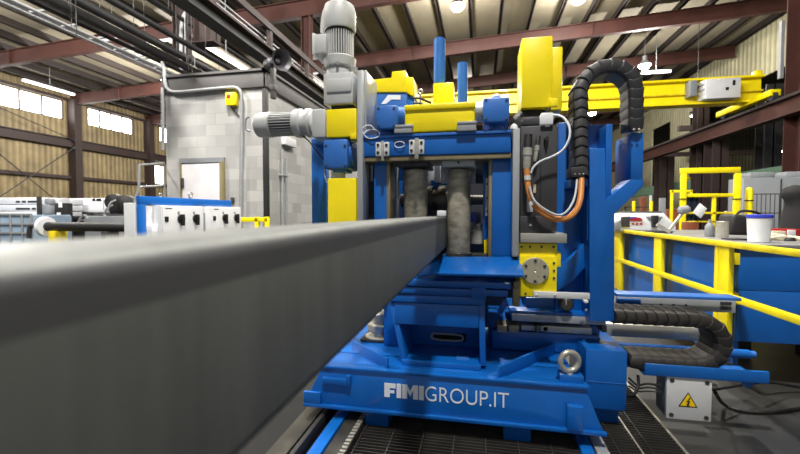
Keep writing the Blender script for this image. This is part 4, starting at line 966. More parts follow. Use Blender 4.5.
for v in (386, 393):
    a = at(664, v, JY + .08); m = MB(); m.lathe(a + Vector((.02, 0, 0)), (-1, 0, 0), [(0, .012), (.02, .012), (.02, .016), (.04, .016), (.045, .008), (.06, .008)], 14); obj('cable_gland', m, STEEL, jb)
m = MB(); a = at(711, 386, JY + .08); m.lathe(a - Vector((.02, 0, 0)), (1, 0, 0), [(0, .014), (.04, .014), (.05, .008)], 14); obj('cable_gland', m, STEEL, jb)
cc = single('floor_cable', MB().tube([at(711, 392, JY + .08) + Vector((.02, 0, 0)), atz(722, 404, .012), atz(735, 410, .012), atz(758, 413, .012), atz(785, 411, .012), atz(815, 406, .012), atz(850, 402, .012)], .01, 10, 2), BLACK, 'black cable from the junction box snaking right across the concrete', 'cable', atz(735, 410, .0))
single('floor_cable', MB().tube([Vector((1.32, 2.6, .17)), atz(765, 381, .12), atz(790, 386, .05), atz(830, 392, .012), atz(880, 396, .012)], .008, 10, 2), BLACK, 'thin black cable leaving the end of the blue tray at right', 'cable', atz(790, 386, .05))
m = MB()
for k in range(3):
    m.tube([at(629, 378 + k * 4, 2.42), at(637, 386 + k * 3, 2.36), at(648, 383 + k * 4, 2.34), at(659, 386 + k * 3, 2.34)], .006 - .001 * k, 8, 2)
m.tube([at(627, 395, 2.3), at(634, 396, 2.28), at(639, 385, 2.3), at(638, 376, 2.4)], .008, 8, 2)
single('loose_wires', m, BLACK, 'tangle of thin black wires between the blue end block and the junction box', 'cable', at(645, 386, 2.34))

# ---- floor rails and grating
def frail(name, x0, x1, z1, mt_, lb, cat, y0=.9, y1=2.95, x=None):
    m = MB(); m.box(x0, x1, y0, y1, 0.0, z1, .004); return single(name, m, mt_, lb, cat, ((x0 + x1) / 2, 1.9, 0))
frail('floor_rail', -1.0, -.90, .05, STEELD, 'wide dull steel floor rail under the tube', 'rail')
frail('floor_rail', -.87, -.845, .075, DKST, 'thin dark edge bar beside the wide floor rail', 'rail')
frail('floor_rail', -.80, -.735, .06, BLUE, 'narrow blue floor rail running under the machine base', 'rail', 1.2)
rk = thing('rack_bar', 'dark floor bar with a row of shiny teeth along its edge', 'rack', (-.68, 1.9, 0))
m = MB(); m.box(-.73, -.625, .9, 2.95, 0, .05, .004); obj('bar', m, STEELD, rk)
m = MB()
for k in range(64): m.box(-.655, -.628, .95 + k * .031, .966 + k * .031, .045, .058)
obj('teeth', m, STEEL, rk)
frail('floor_rail', .56, .62, .05, SILV, 'short steel floor rail at the right end of the base', 'rail', 1.2)
frail('floor_rail', .49, .55, .05, BLUE, 'short blue floor rail at the right end of the base', 'rail', 1.2)
gr = thing('floor_grating', 'dark steel walkway grating in front of and below the machine base', 'grating', (.2, 1.9, 0))
m = MB(); m.box(-1.9, 1.0, .0, 3.3, 0, .004); obj('pit_liner', m, PITM, gr)
m = MB()
for k in range(90):
    y = .72 + k * .0265; m.box(-.62, 1.0, y, y + .004, .004, .026)
obj('bearing_bars', m, GRATE, gr)
m = MB()
for k in range(11):
    xg = -.61 + k * .161
    if .46 < xg < .64: continue
    m.box(xg, xg + .005, .7, 3.1, .004, .0275)
obj('cross_bars', m, GRATE, gr)
m = MB(); m.box(.992, 1.006, .7, 3.1, 0, .029); m.box(.785, .793, .7, 3.1, .004, .029); obj('edge_bar', m, STEEL, gr)

# ================================================================== RIGHT: BENCH WITH GUARD RAIL
wb = thing('workbench', 'long workbench with glossy blue side panels behind the yellow rail', 'workbench', (2.2, 4, 0))
m = MB(); m.box(1.664, 2.9, 3.06, 5.62, .965, .99, .003); obj('worktop', m, BENCHT, wb)
for a, b in ((3.13, 4.15), (4.16, 5.6)):
    m = MB(); m.box(1.72, 1.75, a, b, .15, .965, .003); obj('side_panel', m, BLUE, wb)
zs0, zb0_ = at(770, 291.5, 3.1).z, at(770, 343, 3.1).z
m = MB(); m.box(1.72, 2.8, 3.1, 3.13, zb0_, zs0, .003); obj('front_panel', m, BLUE, wb)
m = MB(); m.box(1.72, 2.8, 3.1, 3.13, zs0 + .004, .965, .003); obj('front_panel', m, BLUE, wb)
for y in (3.9, 5.4):
    for xx_ in (2.2, 2.65):
        m = MB(); m.box(xx_, xx_ + .08, y, y + .08, 0, .965, .003); obj('leg', m, DKST, wb)
gd = thing('guard_rail', 'yellow guard rail with mid rail along the front of the workbench', 'rail', (1.62, 4, 0))
m = MB(); m.box(1.605, 1.66, .9, 5.6, .972, 1.008, .006); obj('top_rail', m, YELD, gd)
m = MB(); m.box(1.62, 1.655, .9, 5.5, .618, .662, .006); obj('mid_rail', m, YEL, gd)
for (ua, ub) in ((613.5, 620.5), (653, 660.5), (713.5, 717.5), (717.8, 728)):
    p, q = atx(ua, 250, 1.62), atx(ub, 250, 1.62); m = MB(); m.box(1.625, 1.66, min(p.y, q.y), max(p.y, q.y), .28, .975, .005); obj('post', m, YEL, gd)
for z in (.93, .66):
    m = MB(); p = atx(729, 250, 1.66); m.box(1.655, 1.718, p.y - .02, p.y + .05, z - .08, z, .004); obj('hinge', m, YEL, gd)
ZB = .991
def onb(u, v): return atz(u, v, ZB)
# white device at far end
p = onb(648, 231); Y0 = p.y
dv = thing('bench_device', 'white bench device with a red arrow print at the far end of the workbench', 'device', (p.x, Y0, ZB))
YD = 5.0
def pd(pts, y0, y1, mt_, name, par, bev=.01):
    q = MB(); q.prismpx(pts, y0, y1, bev).lift(ZB + .001); return obj(name, q, mt_, par)
bd = pd([(618, 231.5), (618, 221), (622, 214.5), (626, 213), (664, 213), (676, 226), (676, 231.5)], YD, YD + .35, WHITE, 'body', dv)
pd([(621, 217), (630, 216.5), (630, 227), (622, 227)], YD - .02, YD, DARKP, 'control_panel', bd, .004)
pd([(630, 217), (637, 217), (637, 220.5), (630, 220.5)], YD - .01, YD, LIDB, 'blue_print', bd, 0)
pd([(630.5, 218.5), (640, 217.5), (643, 220), (640, 221), (630.5, 221)], YD - .012, YD, REDT, 'red_print', bd, 0)
for u in (632, 636, 640): pd([(u, 223), (u + 2.4, 223), (u + 2.4, 224.8), (u, 224.8)], YD - .01, YD, REDT, 'red_print', bd, 0)
pd([(646, 216.5), (663, 216.5), (660, 221), (650, 221)], YD - .012, YD, GREYBOX, 'vent', bd, .002)
pd([(653, 215.5), (659, 215.5), (658, 227.5), (653.5, 227.5)], YD - .06, YD, BLACK, 'clamp', dv, .004)
pd([(615.5, 222.5), (621, 220), (621, 230.5), (615.5, 230.5)], YD - .05, YD + .1, GREYBOX, 'knob_housing', dv, .006)
q = MB(); q.px(624, 211.3, 662, 213.2, YD + .1, YD + .3, .005); obj('lid', q, DARKP, dv)
# laptop-like tray + arm
p = onb(660, 234); q = MB(); q.px(643, 231, 673, 234, 4.6, 4.9, .004).lift(ZB + .001); o = single('black_tray', q, DARKP, 'flat black tray lying in front of the white bench device', 'tray', (p.x, 4.7, at(660, 234, 4.6).z))
ar = thing('bench_stand', 'slim steel arm leaning over the workbench with a round grey head', 'arm', onb(669, 235))
q = MB(); a, b = at(668, 231.8, 4.5), at(683.5, 211.5, 4.5); q.cyl(a, b, .016, n=12); q.bar(at(657, 224.5, 4.5), at(670, 232, 4.5), .03, .03).lift(ZB + .001); obj('arm', q, STEEL, ar)
q = MB(); q.lathe(b - Vector((.05, 0, -.005)), (1, 0, .2), [(0, .02), (.02, .04), (.09, .04), (.11, .02)], 18); obj('head', q, GREYBOX, ar)
# bottle, foil roll
p = onb(709.5, 236.5); Yb_ = p.y
q = MB(); q.lathe(p, (0, 0, 1), [(0, .034), (.005, .037), (.09, .036), (.11, .024), (.125, .013), (.15, .013), (.152, .008)], 22); single('plastic_bottle', q, GREYBOX, 'small translucent grey bottle left of the metal can on the workbench', 'bottle', p)
p = onb(722, 237.5); q = MB(); q.lathe(p, (0, 0, 1), [(0, .044), (.13, .044), (.135, .046), (.14, .044), (.14, .038), (.02, .038)], 28, False); single('metal_can', q, STEEL, 'shiny open metal can standing on the workbench right of the bottle', 'can', p)
q = MB(); p = onb(737, 240); q.box(p.x - .06, p.x + .08, p.y - .05, p.y + .1, ZB, ZB + .012, .003); single('dark_plate', q, DARKP, 'small dark flat plate on the bench between the can and the bucket', 'plate', p)
# bucket
p = onb(758.5, 242); bk = thing('bucket', 'white plastic bucket with a blue rim on the workbench', 'bucket', p)
hbk = at(758, 215, p.y).z - ZB; rb = (at(770, 225, p.y).x - at(747, 225, p.y).x) / 2
q = MB(); q.lathe(p, (0, 0, 1), [(0, rb * .82), (.004, rb * .86), (hbk * .9, rb * .98), (hbk * .93, rb)], 32); bkb = obj('bucket_body', q, WHITE, bk)
q = MB(); q.lathe(p + Vector((0, 0, hbk * .88)), (0, 0, 1), [(0, rb * 1.0), (.004, rb * 1.06), (hbk * .12, rb * 1.07), (hbk * .14, rb * .98)], 32); obj('lid', q, LIDB, bk)
# gloves
def lump(name, uv, rx, h, mt_, lb, cat, seed):
    p = onb(*uv); rnd = random.Random(seed); t = bmesh.new(); bmesh.ops.create_icosphere(t, subdivisions=4, radius=1)
    for v in t.verts:
        n_ = 1 + .18 * math.sin(5 * v.co.x + seed) * math.cos(4 * v.co.y + seed * 2) + .1 * math.sin(11 * v.co.y + 3 * v.co.z + seed)
        v.co = Vector((v.co.x * rx * n_, v.co.y * rx * .6 * n_, max(0, v.co.z * h * n_ + h * .35)))
    t2 = MB(); bmesh.ops.translate(t, verts=t.verts[:], vec=p); t2._add(t); return t2, p
gl, p = lump('work_glove', (776, 240), .08, .035, CREAM, '', '', 3)
for k in range(5):
    a = -.9 + .42 * k; q0 = p + Vector((.02 + .05 * math.cos(a), .045 * math.sin(a) - .01, .018)); dd = Vector((math.cos(a * .8), math.sin(a) * .8, -.1)) * (.07 + .012 * (k % 3))
    gl.tube([q0, q0 + dd * .5 + Vector((0, 0, .012)), q0 + dd], .0125, 8, 2)
single('work_glove', gl, CREAM, 'crumpled cream work glove lying at the bench edge right of the bucket', 'glove', p)
gl, p = lump('dark_rag', (765, 241.5), .03, .03, DARKP, '', '', 5); single('dark_rag', gl, DARKP, 'small dark crumpled rag between the bucket and the glove', 'rag', p)
gl, p = lump('dark_rag', (790, 241), .035, .02, DKST, '', '', 8); single('dark_rag', gl, DKST, 'flat dark rag right of the cream glove', 'rag', p)
# black bag behind bucket
p = onb(767, 236.5); q = MB()
q.hexa([(p.x - .16, p.y + .25, ZB), (p.x + .16, p.y + .25, ZB), (p.x + .15, p.y + .25, ZB + .17), (p.x - .13, p.y + .25, ZB + .2)], [(p.x - .16, p.y + .5, ZB), (p.x + .16, p.y + .5, ZB), (p.x + .15, p.y + .5, ZB + .17), (p.x - .13, p.y + .5, ZB + .2)], .03, 3)
bg = single('tool_bag', q, BLACK, 'black tool bag standing behind the white bucket', 'bag', (p.x, p.y + .3, ZB))
q = MB(); q.tube([(p.x - .08, p.y + .3, ZB + .18), (p.x - .05, p.y + .3, ZB + .235), (p.x + .1, p.y + .3, ZB + .22), (p.x + .14, p.y + .3, ZB + .165)], .012, 8, 2); obj('handle', q, BLACK, bg)
# red toolbox
q = MB(); x0, x1, z0, z1 = R(765, 229, 801, 240, 4.15); q.box(x0, x1, 4.15, 4.3, ZB, z1, .01)
tb_ = single('tool_box', q, REDT, 'long red tool box at the right end behind the gloves', 'tool box', (x0 + .3, 4.3, ZB))
q = MB(); q.px(788, 230, 796, 236, 4.135, 4.15, .003); obj('latch_plate', q, CABG, tb_)
q = MB(); q.px(772, 231, 786, 240, 3.99, 4.04, .004).lift(ZB + .001); x_, = (at(779, 240, 3.99).z,); single('card_box', q, CREAM, 'small cream card box in front of the red tool box', 'box', (at(779, 240, 3.99).x, 4.0, ZB))
# hooded jacket hanging on a stand
hj = thing('hooded_jacket', 'black hooded jacket draped upright at the right edge behind the bench', 'jacket', (3.15, 4.95, 0))
def ell(cs, mt_, name, par, n=20):
    q = MB(); t = bmesh.new(); rings = []
    for (c, rx, ry) in cs:
        rings.append([t.verts.new((c[0] + rx * math.cos(2 * math.pi * k / n), c[1] + ry * math.sin(2 * math.pi * k / n), c[2])) for k in range(n)])
    for i in range(len(rings) - 1):
        for k in range(n): t.faces.new((rings[i][k], rings[i][(k + 1) % n], rings[i + 1][(k + 1) % n], rings[i + 1][k]))
    t.faces.new(list(reversed(rings[0]))); t.faces.new(rings[-1]); bmesh.ops.recalc_face_normals(t, faces=t.faces[:]); q._add(t); return obj(name, q, mt_, par, sharp=60)
HY = 4.95
def pe(u, v): w = at(u + 4, v, HY); return (w.x, HY, w.z)
pxs = HY / 400 * 1.1
cs = [((pe(799, 300)[0], HY, .02), .2, .16), (pe(799, 260), .22, .17), (pe(798, 238), 14.5 * pxs, .17), (pe(797, 225), 12.5 * pxs, .16), (pe(796, 212), 10 * pxs, .14), (pe(794.5, 203), 7.6 * pxs, .11), (pe(792, 199), 7.2 * pxs, .1), (pe(790, 194), 7.6 * pxs, .11), (pe(790, 190), 6.5 * pxs, .1), (pe(791, 186.5), 4 * pxs, .07), (pe(791.5, 185), 1.2 * pxs, .02)]
ell(cs, CLOTHB, 'jacket_body', hj)
q = MB(); c = Vector(pe(785.5, 193.5)); q.torus(c, (-.8, -.5, .1), .055, .022, 20, 10); obj('hood_rim', q, CLOTHB, hj)
# grey enclosure behind
en = thing('machine_enclosure', 'large pale grey machine enclosure behind the bench at the right', 'enclosure', (6, 8.4, 0))
x0, x1, z0, z1 = R(743, 177, 850, 236, 8.0)
m = MB(); m.box(x0, x1, 8.0, 8.45, 0, z1, .02); obj('cabinet', m, GREYBOX, en)
m = MB(); m.px(750, 172, 776, 178, 8.1, 8.4, .03); obj('top_unit', m, GREYBOX, en)
m = MB(); m.px(786, 171, 840, 178, 8.1, 8.4, .03); obj('top_unit', m, GREYBOX, en)
m = MB(); m.px(780, 179, 781, 236, 7.99, 8.0, 0); obj('door_seam', m, DKST, en)
wf = thing('mesh_fence', 'dark wire mesh panel standing in front of the grey enclosure', 'fence', (4.8, 7.6, 0))
x0, x1, z0, z1 = R(752, 194, 783, 236, 7.2)
m = MB()
k = 0
while x0 + k * .06 < x1 + .4: m.cyl((x0 + k * .06, 7.2, 0), (x0 + k * .06, 7.2, z1), .0055, n=6); k += 1
for z in (.4, .8, 1.2, z1): m.cyl((x0, 7.2, z), (x1 + .4, 7.2, z), .007, n=6)
obj('mesh', m, DKST, wf)
m = MB(); m.px(747, 187, 751.5, 235, 6.6, 6.7, .02); x_ = at(749, 200, 6.6).x; z_ = at(749, 187, 6.6).z
m = MB(); m.lathe((x_, 6.6, 0), (0, 0, 1), [(0, .045), (z_ - .05, .045), (z_ - .02, .035), (z_, .012)], 20); bo_ = single('safety_bollard', m, YEL, 'yellow bollard post in front of the grey enclosure', 'bollard', (x_, 6.6, 0))
m = MB(); m.torus((x_, 6.6, at(749, 200.5, 6.6).z), (0, 0, 1), .047, .008, 20, 8); obj('band', m, BLKP, bo_)
# yellow gate
gt = thing('safety_gate', 'tall yellow tube gate frame standing behind the workbench', 'gate', (3.2, 6.5, 0))
GY = 6.5
for (ua, ub) in ((681, 686.5), (734.5, 741)):
    x0, x1, z0, z1 = R(ua, 173, ub, 235, GY); m = MB(); m.box(x0, x1, GY, GY + .05, 0, z1, .006); po = obj('post', m, YEL, gt)
    m = MB(); m.box(x0 - .006, x1 + .006, GY - .006, GY + .056, at(ua, 199.5, GY).z, at(ua, 198.5, GY).z); obj('band', m, BLKP, po)
m = MB(); m.px(681, 167.5, 741, 173, GY, GY + .05, .006); obj('top_bar', m, YEL, gt)
m = MB(); m.px(685, 193.5, 736, 197, GY + .02, GY + .08, .004); obj('mid_bar', m, YEL, gt)
m = MB(); x0, x1, z0, z1 = R(712.5, 197, 716, 235, GY + .03); m.box(x0, x1, GY + .03, GY + .07, 0, z1, .003); obj('inner_post', m, YEL, gt)
m = MB(); m.px(686, 212, 735, 214, GY + .03, GY + .06, .003); m.px(686, 221, 735, 222.5, GY + .03, GY + .06, .003); obj('low_bar', m, YELD, gt)
g2 = thing('safety_gate', 'smaller yellow rail frame just left behind the tall gate', 'gate', (3.2, 8.6, 0))
for ua in (671, 690):
    x0, x1, z0, z1 = R(ua, 190, ua + 2.2, 235, 8.6); m = MB(); m.box(x0, x1, 8.6, 8.66, 0, z1, .004); obj('post', m, YEL, g2)
m = MB(); m.px(671, 190, 692, 192.5, 8.6, 8.66, .004); obj('top_bar', m, YEL, g2)
for u, lb in ((634, 'thin yellow post seen just right of the blue bracket, left one'), (651.5, 'thin yellow post between the blue bracket and the gate, right one')):
    x0, x1, z0, z1 = R(u - 1.2, 201, u + 1.2, 230, 11); m = MB(); m.box(x0, x1, 11, 11.08, 0, z1, .006); single('yellow_post', m, YEL, lb, 'post', (x0, 11, 0))
m = MB(); x0, x1, z0, z1 = R(626, 206.5, 668, 207.6, 11); m.box(x0, x1, 11.09, 11.13, z0, z1); m.box(x0, x0 + .04, 11.09, 11.13, 0, z1); m.box(x1 - .04, x1, 11.09, 11.13, 0, z1); single('barrier_bar', m, DKST, 'thin dark barrier bar behind the white bench device', 'barrier', (x0, 11.1, 0))
# clipboard sheet, navy cloth, crates behind the bench
for (nm, u0, v0, u1, v1, y, mt_, lb, ct) in (
    ('rust_crate', 684, 222, 699, 236, 5.9, BROWN, 'rust orange crate low behind the gate post', 'crate'),
    ('rust_screen', 667, 209, 679, 236, 9.2, BROWN, 'rust orange panel standing left of the yellow gate', 'panel'),
    ('grey_screen', 660, 198, 666, 218, 9.6, GREYBOX, 'pale grey panel standing left of the rust panel', 'panel'),
    ('rust_post', 640, 197, 646, 232, 12.5, BROWN, 'rust brown post right of the blue bracket', 'post'),
    ('cream_carton', 726, 211, 744, 236, 8.9, CREAM, 'cream carton stack behind the right gate post', 'carton'),
    ('white_screen', 650, 195, 652, 222, 14, CABG, 'narrow pale panel far behind the white bench device', 'panel')):
    x0, x1, z0, z1 = R(u0, v0, u1, v1, y); m = MB(); m.box(x0, x1, y, y + .08, 0, z1, .01)
    single(nm, m, mt_, lb, ct, ((x0 + x1) / 2, y, 0))
hang = thing('navy_coverall', 'dark navy cloth hanging behind the yellow gate', 'cloth', (2.95, 6.9, .8))
m = MB(); t_ = []
x0, x1, z0, z1 = R(686.5, 197, 699, 222, 6.58)
for k in range(9):
    f_ = k / 8; t_.append((x0 + (x1 - x0) * f_, 6.6 + .02 * math.sin(k * 2.1)))
m.prismz(t_ + [(x, y + .03) for x, y in reversed(t_)], z0 - .1, z1 + .01); obj('cloth', m, DBLUE, hang)
m = MB(); m.box((x0 + x1) / 2 - .02, (x0 + x1) / 2 + .02, 6.53, 6.64, z1 - .005, z1 + .03, .003); obj('hanger', m, DKST, hang)
c = at(698.5, 211.2, 6.42); m = MB(); d1 = at(693, 213, 6.42) - c; 
m.hexa([at(692.8, 212.5, 6.42), at(700, 203, 6.42), at(707, 208.5, 6.42), at(701, 218.5, 6.42)][::-1], [p + Vector((0, .006, 0)) for p in [at(692.8, 212.5, 6.42), at(700, 203, 6.42), at(707, 208.5, 6.42), at(701, 218.5, 6.42)][::-1]], .001)
sh = single('notice_board', m, WHITE, 'tilted white blank sheet on a board hanging on the yellow gate', 'sheet', c)
m = MB(); m.box(c.x - .012, c.x + .012, 6.425, 6.53, c.z - .012, c.z + .012, .002); obj('mount_clip', m, DKST, sh)

# ================================================================== LEFT BACKGROUND
# control station
ctrl = thing('control_station', 'blue framed control stand carrying two light grey switch cabinets', 'control cabinet', (-3.6, 4.6, 0))
CX = -3.6
def cxbox(mb, u0, v0, u1, v1, d0, d1, bev=.006):     # box whose face looks along +X at CX
    p, q = atx(u0, v0, CX), atx(u1, v1, CX); zt = (atx((u0 + u1) / 2, v0, CX)).z; zb_ = atx((u0 + u1) / 2, v1, CX).z
    return mb.box(CX - d1, CX - d0, p.y, q.y, zb_, zt, bev)
y0, y1 = atx(139, 200, CX).y, atx(231.5, 200, CX).y
m = MB(); m.box(CX - .04, CX, y0, y1, 1.29, 1.385, .006); obj('top_beam', m, BLUE, ctrl)
ya = atx(146.5, 220, CX).y
m = MB(); m.box(CX - .04, CX, y0, ya, 0, 1.3, .006); obj('post', m, BLUE, ctrl)
m = MB(); m.box(CX - .04, CX, y1 - .1, y1, 0, 1.3, .006); obj('post', m, BLUE, ctrl)
m = MB(); m.box(CX - .18, CX - .045, y0 - .02, y0 + .9, 0, 1.31, .008); obj('rear_cabinet', m, CABG, ctrl)
m = MB(); m.box(CX - .035, CX - .01, ya, y1 - .1, .3, 1.29, .004); obj('back_board', m, CABG, ctrl)
y_ = y1 * .0 + atx(192, 196, CX).y; m = MB(); m.torus((CX - .02, y_, 1.43), (1, 0, 0), .035, .009, 20, 8); m.cyl((CX - .02, y_, 1.38), (CX - .02, y_, 1.4), .018); obj('eye_bolt', m, STEEL, ctrl)
y_ = atx(162, 196, CX).y; m = MB(); m.torus((CX - .02, y_, 1.405), (1, 0, 0), .02, .007, 16, 8); obj('eye_bolt', m, STEEL, ctrl)
CXF = CX + .1
for (ua, ub, lb) in ((161, 203, 'a'), (210.5, 240.5, 'b')):
    p, q = atx(ua, 205, CXF), atx(ub, 205, CXF)
    m = MB(); m.box(CX - .005, CXF, p.y, q.y, .55, 1.285, .01); cb = obj('switch_cabinet', m, CABG, ctrl)
    L_ = q.y - p.y
    m = MB(); m.box(CXF, CXF + .012, p.y + .01, q.y - .01, .56, 1.275, .006); dr_ = obj('cabinet_door', m, CABG, cb)
    us = (165.5, 180, 195) if ua < 200 else (213.5, 224, 235.5)
    yk = atx(us[0], 222, CXF).y; m = MB(); m.box(CXF + .012, CXF + .024, yk - .025, yk + .025, 1.1, 1.16, .004); obj('door_latch', m, BLKP, cb)
    for u in us[1:]:
        yk = atx(u, 222, CXF).y
        m = MB(); m.lathe((CXF + .01, yk, 1.13), (1, 0, 0), [(0, .055), (.02, .055), (.025, .045)], 24); m.box(CXF + .02, CXF + .06, yk - .016, yk + .016, 1.05, 1.185, .006); kb = obj('rotary_switch', m, BLKP, cb)
        m = MB(); m.box(CXF + .012, CXF + .016, yk - .05, yk - .02, 1.185, 1.22, .001); obj('switch_tag', m, GREYBOX, kb)
    yk = p.y + .1; m = MB(); m.box(CXF + .012, CXF + .014, yk - .05, yk + .05, 1.245, 1.258); obj('maker_label', m, DKST, cb)
m = MB(); m.box(CX - .1, CX + .05, atx(148, 230, CX).y, atx(160, 230, CX).y, .9, 1.07, .006); obj('white_box', m, WHITE, ctrl)
m = MB(); yq = atx(204, 220, CX).y; m.box(CX - .05, CX + .02, yq, yq + .14, .8, 1.2, .004); obj('cable_duct', m, GREYBOX, ctrl)
# thin tube frame rising left of it
tf = thing('tube_stand', 'thin pale tube frame rising behind the blue control stand', 'frame', at(139, 235, 5.6))
m = MB(); m.tube([at(135, 200, 5.6), at(139, 188, 5.6), at(139, 165, 5.6), at(164, 163, 6.6)], .02, 8); obj('tube', m, GALV, tf)
m = MB(); a = at(139, 187, 5.6); b = at(164, 185.5, 6.6); m.cyl(a, b, .018, n=8); obj('tube', m, GALV, tf)
m = MB(); a = at(135, 200, 5.6); m.cyl(a, (a.x, a.y, 0), .02, n=8); obj('leg', m, GALV, tf)
m = MB(); a = at(164, 163, 6.6); m.cyl(a, (a.x, a.y, 0), .02, n=8); obj('leg', m, GALV, tf)
# yellow handrail by the block room
hr = thing('hand_rail', 'short yellow handrail beside the block room wall', 'rail', at(255, 225, 5.8))
m = MB(); m.px(240, 217.5, 267.5, 222, 5.8, 5.88, .006); obj('top_rail', m, YEL, hr)
for u in (254.5, 264.5):
    x0, x1, z0, z1 = R(u, 220, u + 3.5, 240, 5.8); m = MB(); m.box(x0, x1, 5.8, 5.86, 0, z1 + .05, .005); obj('post', m, YEL, hr)

# stock piles at left
sp = thing('tube_bundle', 'stack of white square tubes with dark slots at the far left', 'tube stack', (-9.5, 7, 0))
BYY = 6.6
x0 = -14.0
SX1 = at(42, 210, BYY).x
def zr_(v, y=BYY): return at(24, v, y).z
rows = [(197.5, 204.3), (204.8, 211), (211.5, 216.5)]
for i, (va, vb) in enumerate(rows):
    for j in range(3):
        y = BYY + j * .3; m = MB(); m.box(x0, SX1 - .02 * i, y, y + .28, zr_(vb), zr_(va), .015); tu = obj('square_tube', m, STOCKW, sp)
        if j == 0:
            for (ua, ub) in ((16, 20), (22, 26), (28, 37)) if i == 0 else ((16, 30), (32, 36)):
                if i == 2: continue
                xa_, xb_ = at(ua, (va + vb) / 2, y).x, at(ub, (va + vb) / 2, y).x; zc = zr_((va + vb) / 2 + .8)
                m = MB(); m.box(xa_, xb_, y - .006, y + .002, zc - .02, zc + .02); obj('slot', m, DKST, tu)
m = MB(); m.box(SX1 - .1, SX1 + .02, BYY - .03, BYY - .005, zr_(217), zr_(196.5), .01); obj('strap_bar', m, DKST, sp)
zs = zr_(217)
m = MB(); m.box(x0, SX1, BYY, BYY + .9, zs - .06, zs + .002, .01)
for xx_ in (x0 + .2, -11, SX1 - .3): m.box(xx_, xx_ + .12, BYY + .1, BYY + .8, 0, zs - .05, .01)
obj('rack', m, DKST, sp)
ib = thing('stillage_cage', 'blue grey ribbed crate in front of the white tube stack at far left', 'crate', (-8.5, 5.6, 0))
IY = 5.7
x1_ = at(33, 230, IY).x; zt_ = at(20, 215, IY).z
m = MB(); m.box(-11.8, x1_, IY, IY + .7, 0, zt_, .02); bd_ = obj('panel', m, STOCKB, ib)
for u in (-30, -15, 0.5, 12.5, 24, 33):
    xx_ = at(u, 225, IY).x; m = MB(); m.box(xx_ - .03, xx_, IY - .03, IY, 0, zt_ + .01, .004); obj('rib', m, GREYBOX, ib)
for v in (214.5, 224, 233):
    zz_ = at(20, v, IY).z; m = MB(); m.box(-11.8, x1_, IY - .025, IY, zz_ - .02, zz_ + .02, .004); obj('rib', m, GREYBOX, ib)
# white wrapped roll
wr = thing('wrapped_bundle', 'long white wrapped bundle with dark ends in the middle of the left stock', 'bundle', (-8, 7.8, 0))
WY = 7.6
x0, x1, z0, z1 = R(58, 198, 116, 214, WY)
m = MB(); m.box(x0, x1, WY, WY + .5, z0, z1, .08, 4); wb_ = obj('wrap', m, STOCKW, wr)
m = MB(); m.px(92, 198.5, 95, 201, WY - .01, WY, .002); m.px(96, 198.5, 101, 201, WY - .01, WY, .002); obj('dark_print', m, BLKP, wb_)
m = MB(); m.px(103.3, 198, 103.8, 210, WY - .006, WY, 0); obj('fold_line', m, GREYBOX, wb_)
m = MB(); m.prismpx([(62, 202), (66, 205), (78, 211), (90, 212.5), (90, 216), (62, 216)], WY - .06, WY, .01); obj('dark_cover', m, DKST, wr)
m = MB(); m.box(x0 - .2, x1, WY, WY + .5, 0, z0, .02); obj('pallet', m, DKST, wr)
m = MB(); m.px(43, 198, 50, 205, 6.43, 6.55, .05); m.px(41, 204, 49, 215, 6.43, 6.55, .04)
p = at(46, 215, 6.43); m.box(p.x - .05, p.x + .05, 6.45, 6.53, 0, p.z + .05, .01); single('coupling_block', m, GREYBOX, 'grey lumpy coupling pieces at the end of the white tube stack', 'coupling', (p.x, 6.4, 0))
bk_ = thing('black_crate', 'black crate with white tags between the white stack and the wrapped bundle', 'crate', (-7.9, 6.9, 0))
x0, x1, z0, z1 = R(54, 203, 66, 224, 6.8)
m = MB(); m.box(x0, x1, 6.8, 6.95, 0, z1, .02); bb_ = obj('body', m, BLACK, bk_)
for (u, v) in ((60, 205), (58.5, 215)):
    m = MB(); m.px(u - 1.8, v - 2.5, u + 1.8, v + 2.5, 6.79, 6.8, .003); obj('tag', m, WHITE, bb_)
# dark pipe with flange on trestle
PYY = 5.4
c = at(46.5, 226.5, PYY); q = at(133, 226, PYY)
pf = thing('flanged_pipe', 'long dark pipe with a white bolted flange lying across the left stock', 'pipe', (c.x, PYY, 0))
m = MB(); m.cyl((c.x, PYY, c.z), (q.x, PYY, c.z), .075, n=24); obj('pipe', m, PIPE, pf)
dd = Vector((-.75, -.6, 0)).normalized()
m = MB(); m.lathe(c, (-1, 0, 0), [(-.03, .08), (-.02, .16), (0, .165), (.04, .165), (.045, .15)], 28); fl = obj('flange', m, STOCKW, pf)
bolts(fl, [c + Vector((-.045, .125 * math.cos(k * math.pi / 4), .125 * math.sin(k * math.pi / 4))) for k in range(8)], .015, DKST, (-1, 0, 0))
m = MB(); m.tube([c + Vector((-.05, 0, -.02)), c + Vector((-.16, -.02, -.02)), c + Vector((-.22, -.03, .02)), c + Vector((-.3, -.04, 0)), c + Vector((-.32, -.04, -.2))], .035, 12, 2); obj('elbow', m, DKST, pf)
for uu in (58, 110):
    xx_ = at(uu, 230, PYY).x; m = MB(); m.box(xx_ - .05, xx_ + .05, PYY - .12, PYY + .12, 0, c.z - .07, .01); obj('trestle', m, YELD if uu < 80 else DKST, pf)
gw = thing('grey_trough', 'pale grey steel trough behind the dark flanged pipe', 'trough', (-5.5, 6.2, 0))
x0, x1, z0, z1 = R(84, 216, 130, 224, 6.2); m = MB(); m.box(x0, x1, 6.2, 6.5, 0.3, z1, .02); obj('body', m, GREYBOX, gw)
for xx_ in (x0 + .1, x1 - .2): m = MB(); m.box(xx_, xx_ + .1, 6.25, 6.45, 0, .31, .005); obj('leg', m, DKST, gw)
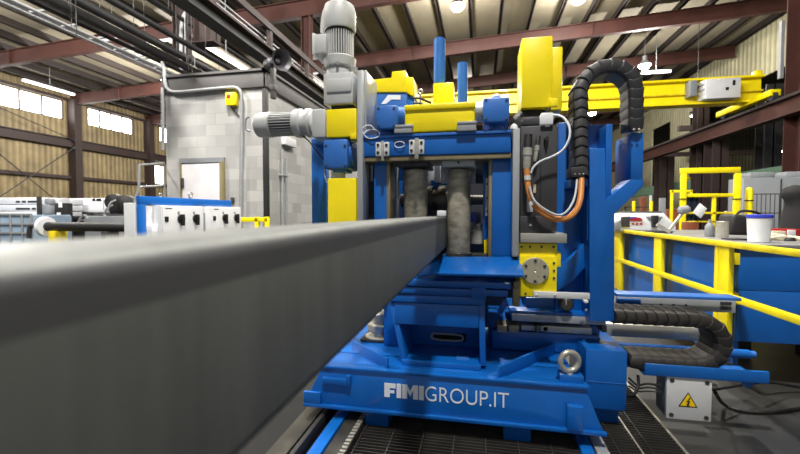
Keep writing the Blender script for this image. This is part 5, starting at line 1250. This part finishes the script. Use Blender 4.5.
m = MB(); m.tube([at(78, 224, 6.1), at(81, 217, 6.1), at(85, 214.5, 6.1), at(88, 219, 6.1)], .02, 8, 1); m.bar(at(80, 220, 6.1), at(88, 220, 6.1), .02, .02); obj('wire_frame', m, GALV, gw)
kn = thing('hose_reel', 'dark tangled machine part with black hoses left of the control stand', 'reel', (-5.6, 6.9, 0))
KYY = 6.9
for (u, v, rr, ww) in ((114, 202, .16, .12), (119, 208, .18, .1), (126, 205, .2, .2)):
    p = at(u, v, KYY); m = MB(); m.lathe(p, (.3, -1, 0), [(-ww, rr * .6), (-ww * .6, rr), (ww * .4, rr), (ww * .6, rr * .6), (ww * .7, rr * .2)], 24); obj('drum', m, BLACK, kn)
p = at(120, 214, KYY); m = MB(); m.box(p.x - .4, p.x + .5, KYY - .2, KYY + .3, 0, p.z, .02); obj('stand', m, DKST, kn)
m = MB(); m.tube([at(113, 205, KYY - .25), at(107, 208, KYY - .3), at(104, 214, KYY - .3), at(106, 218, KYY - .3)], .02, 8, 2); m.tube([at(116, 200, KYY - .2), at(109, 203, KYY - .3), at(108, 212, KYY - .3)], .015, 8, 2); obj('hose', m, GALV, kn)

# ================================================================== LIGHT, WORLD, CAMERA
wd_ = bpy.data.worlds.new('daylight'); SC.world = wd_; wd_.use_nodes = True
bgn = wd_.node_tree.nodes['Background']; bgn.inputs[0].default_value = (.86, .93, 1, 1); bgn.inputs[1].default_value = .22
cam = bpy.data.cameras.new('camera'); co = bpy.data.objects.new('camera', cam); COL.objects.link(co); SC.camera = co
co.location = (0, 0, H); co.rotation_euler = (math.pi / 2 - PIT, 0, YAW)
cam.sensor_width = 36; cam.lens = 36 * FPX / 800; cam.clip_start = .02; cam.clip_end = 300
cam.dof.use_dof = True; cam.dof.focus_distance = 2.4; cam.dof.aperture_fstop = 2.8
SC.view_settings.view_transform = 'Standard'; SC.view_settings.look = 'None'; SC.view_settings.gamma = 1
SC.view_settings.exposure = 0.4; SC.view_settings.use_curve_mapping = False
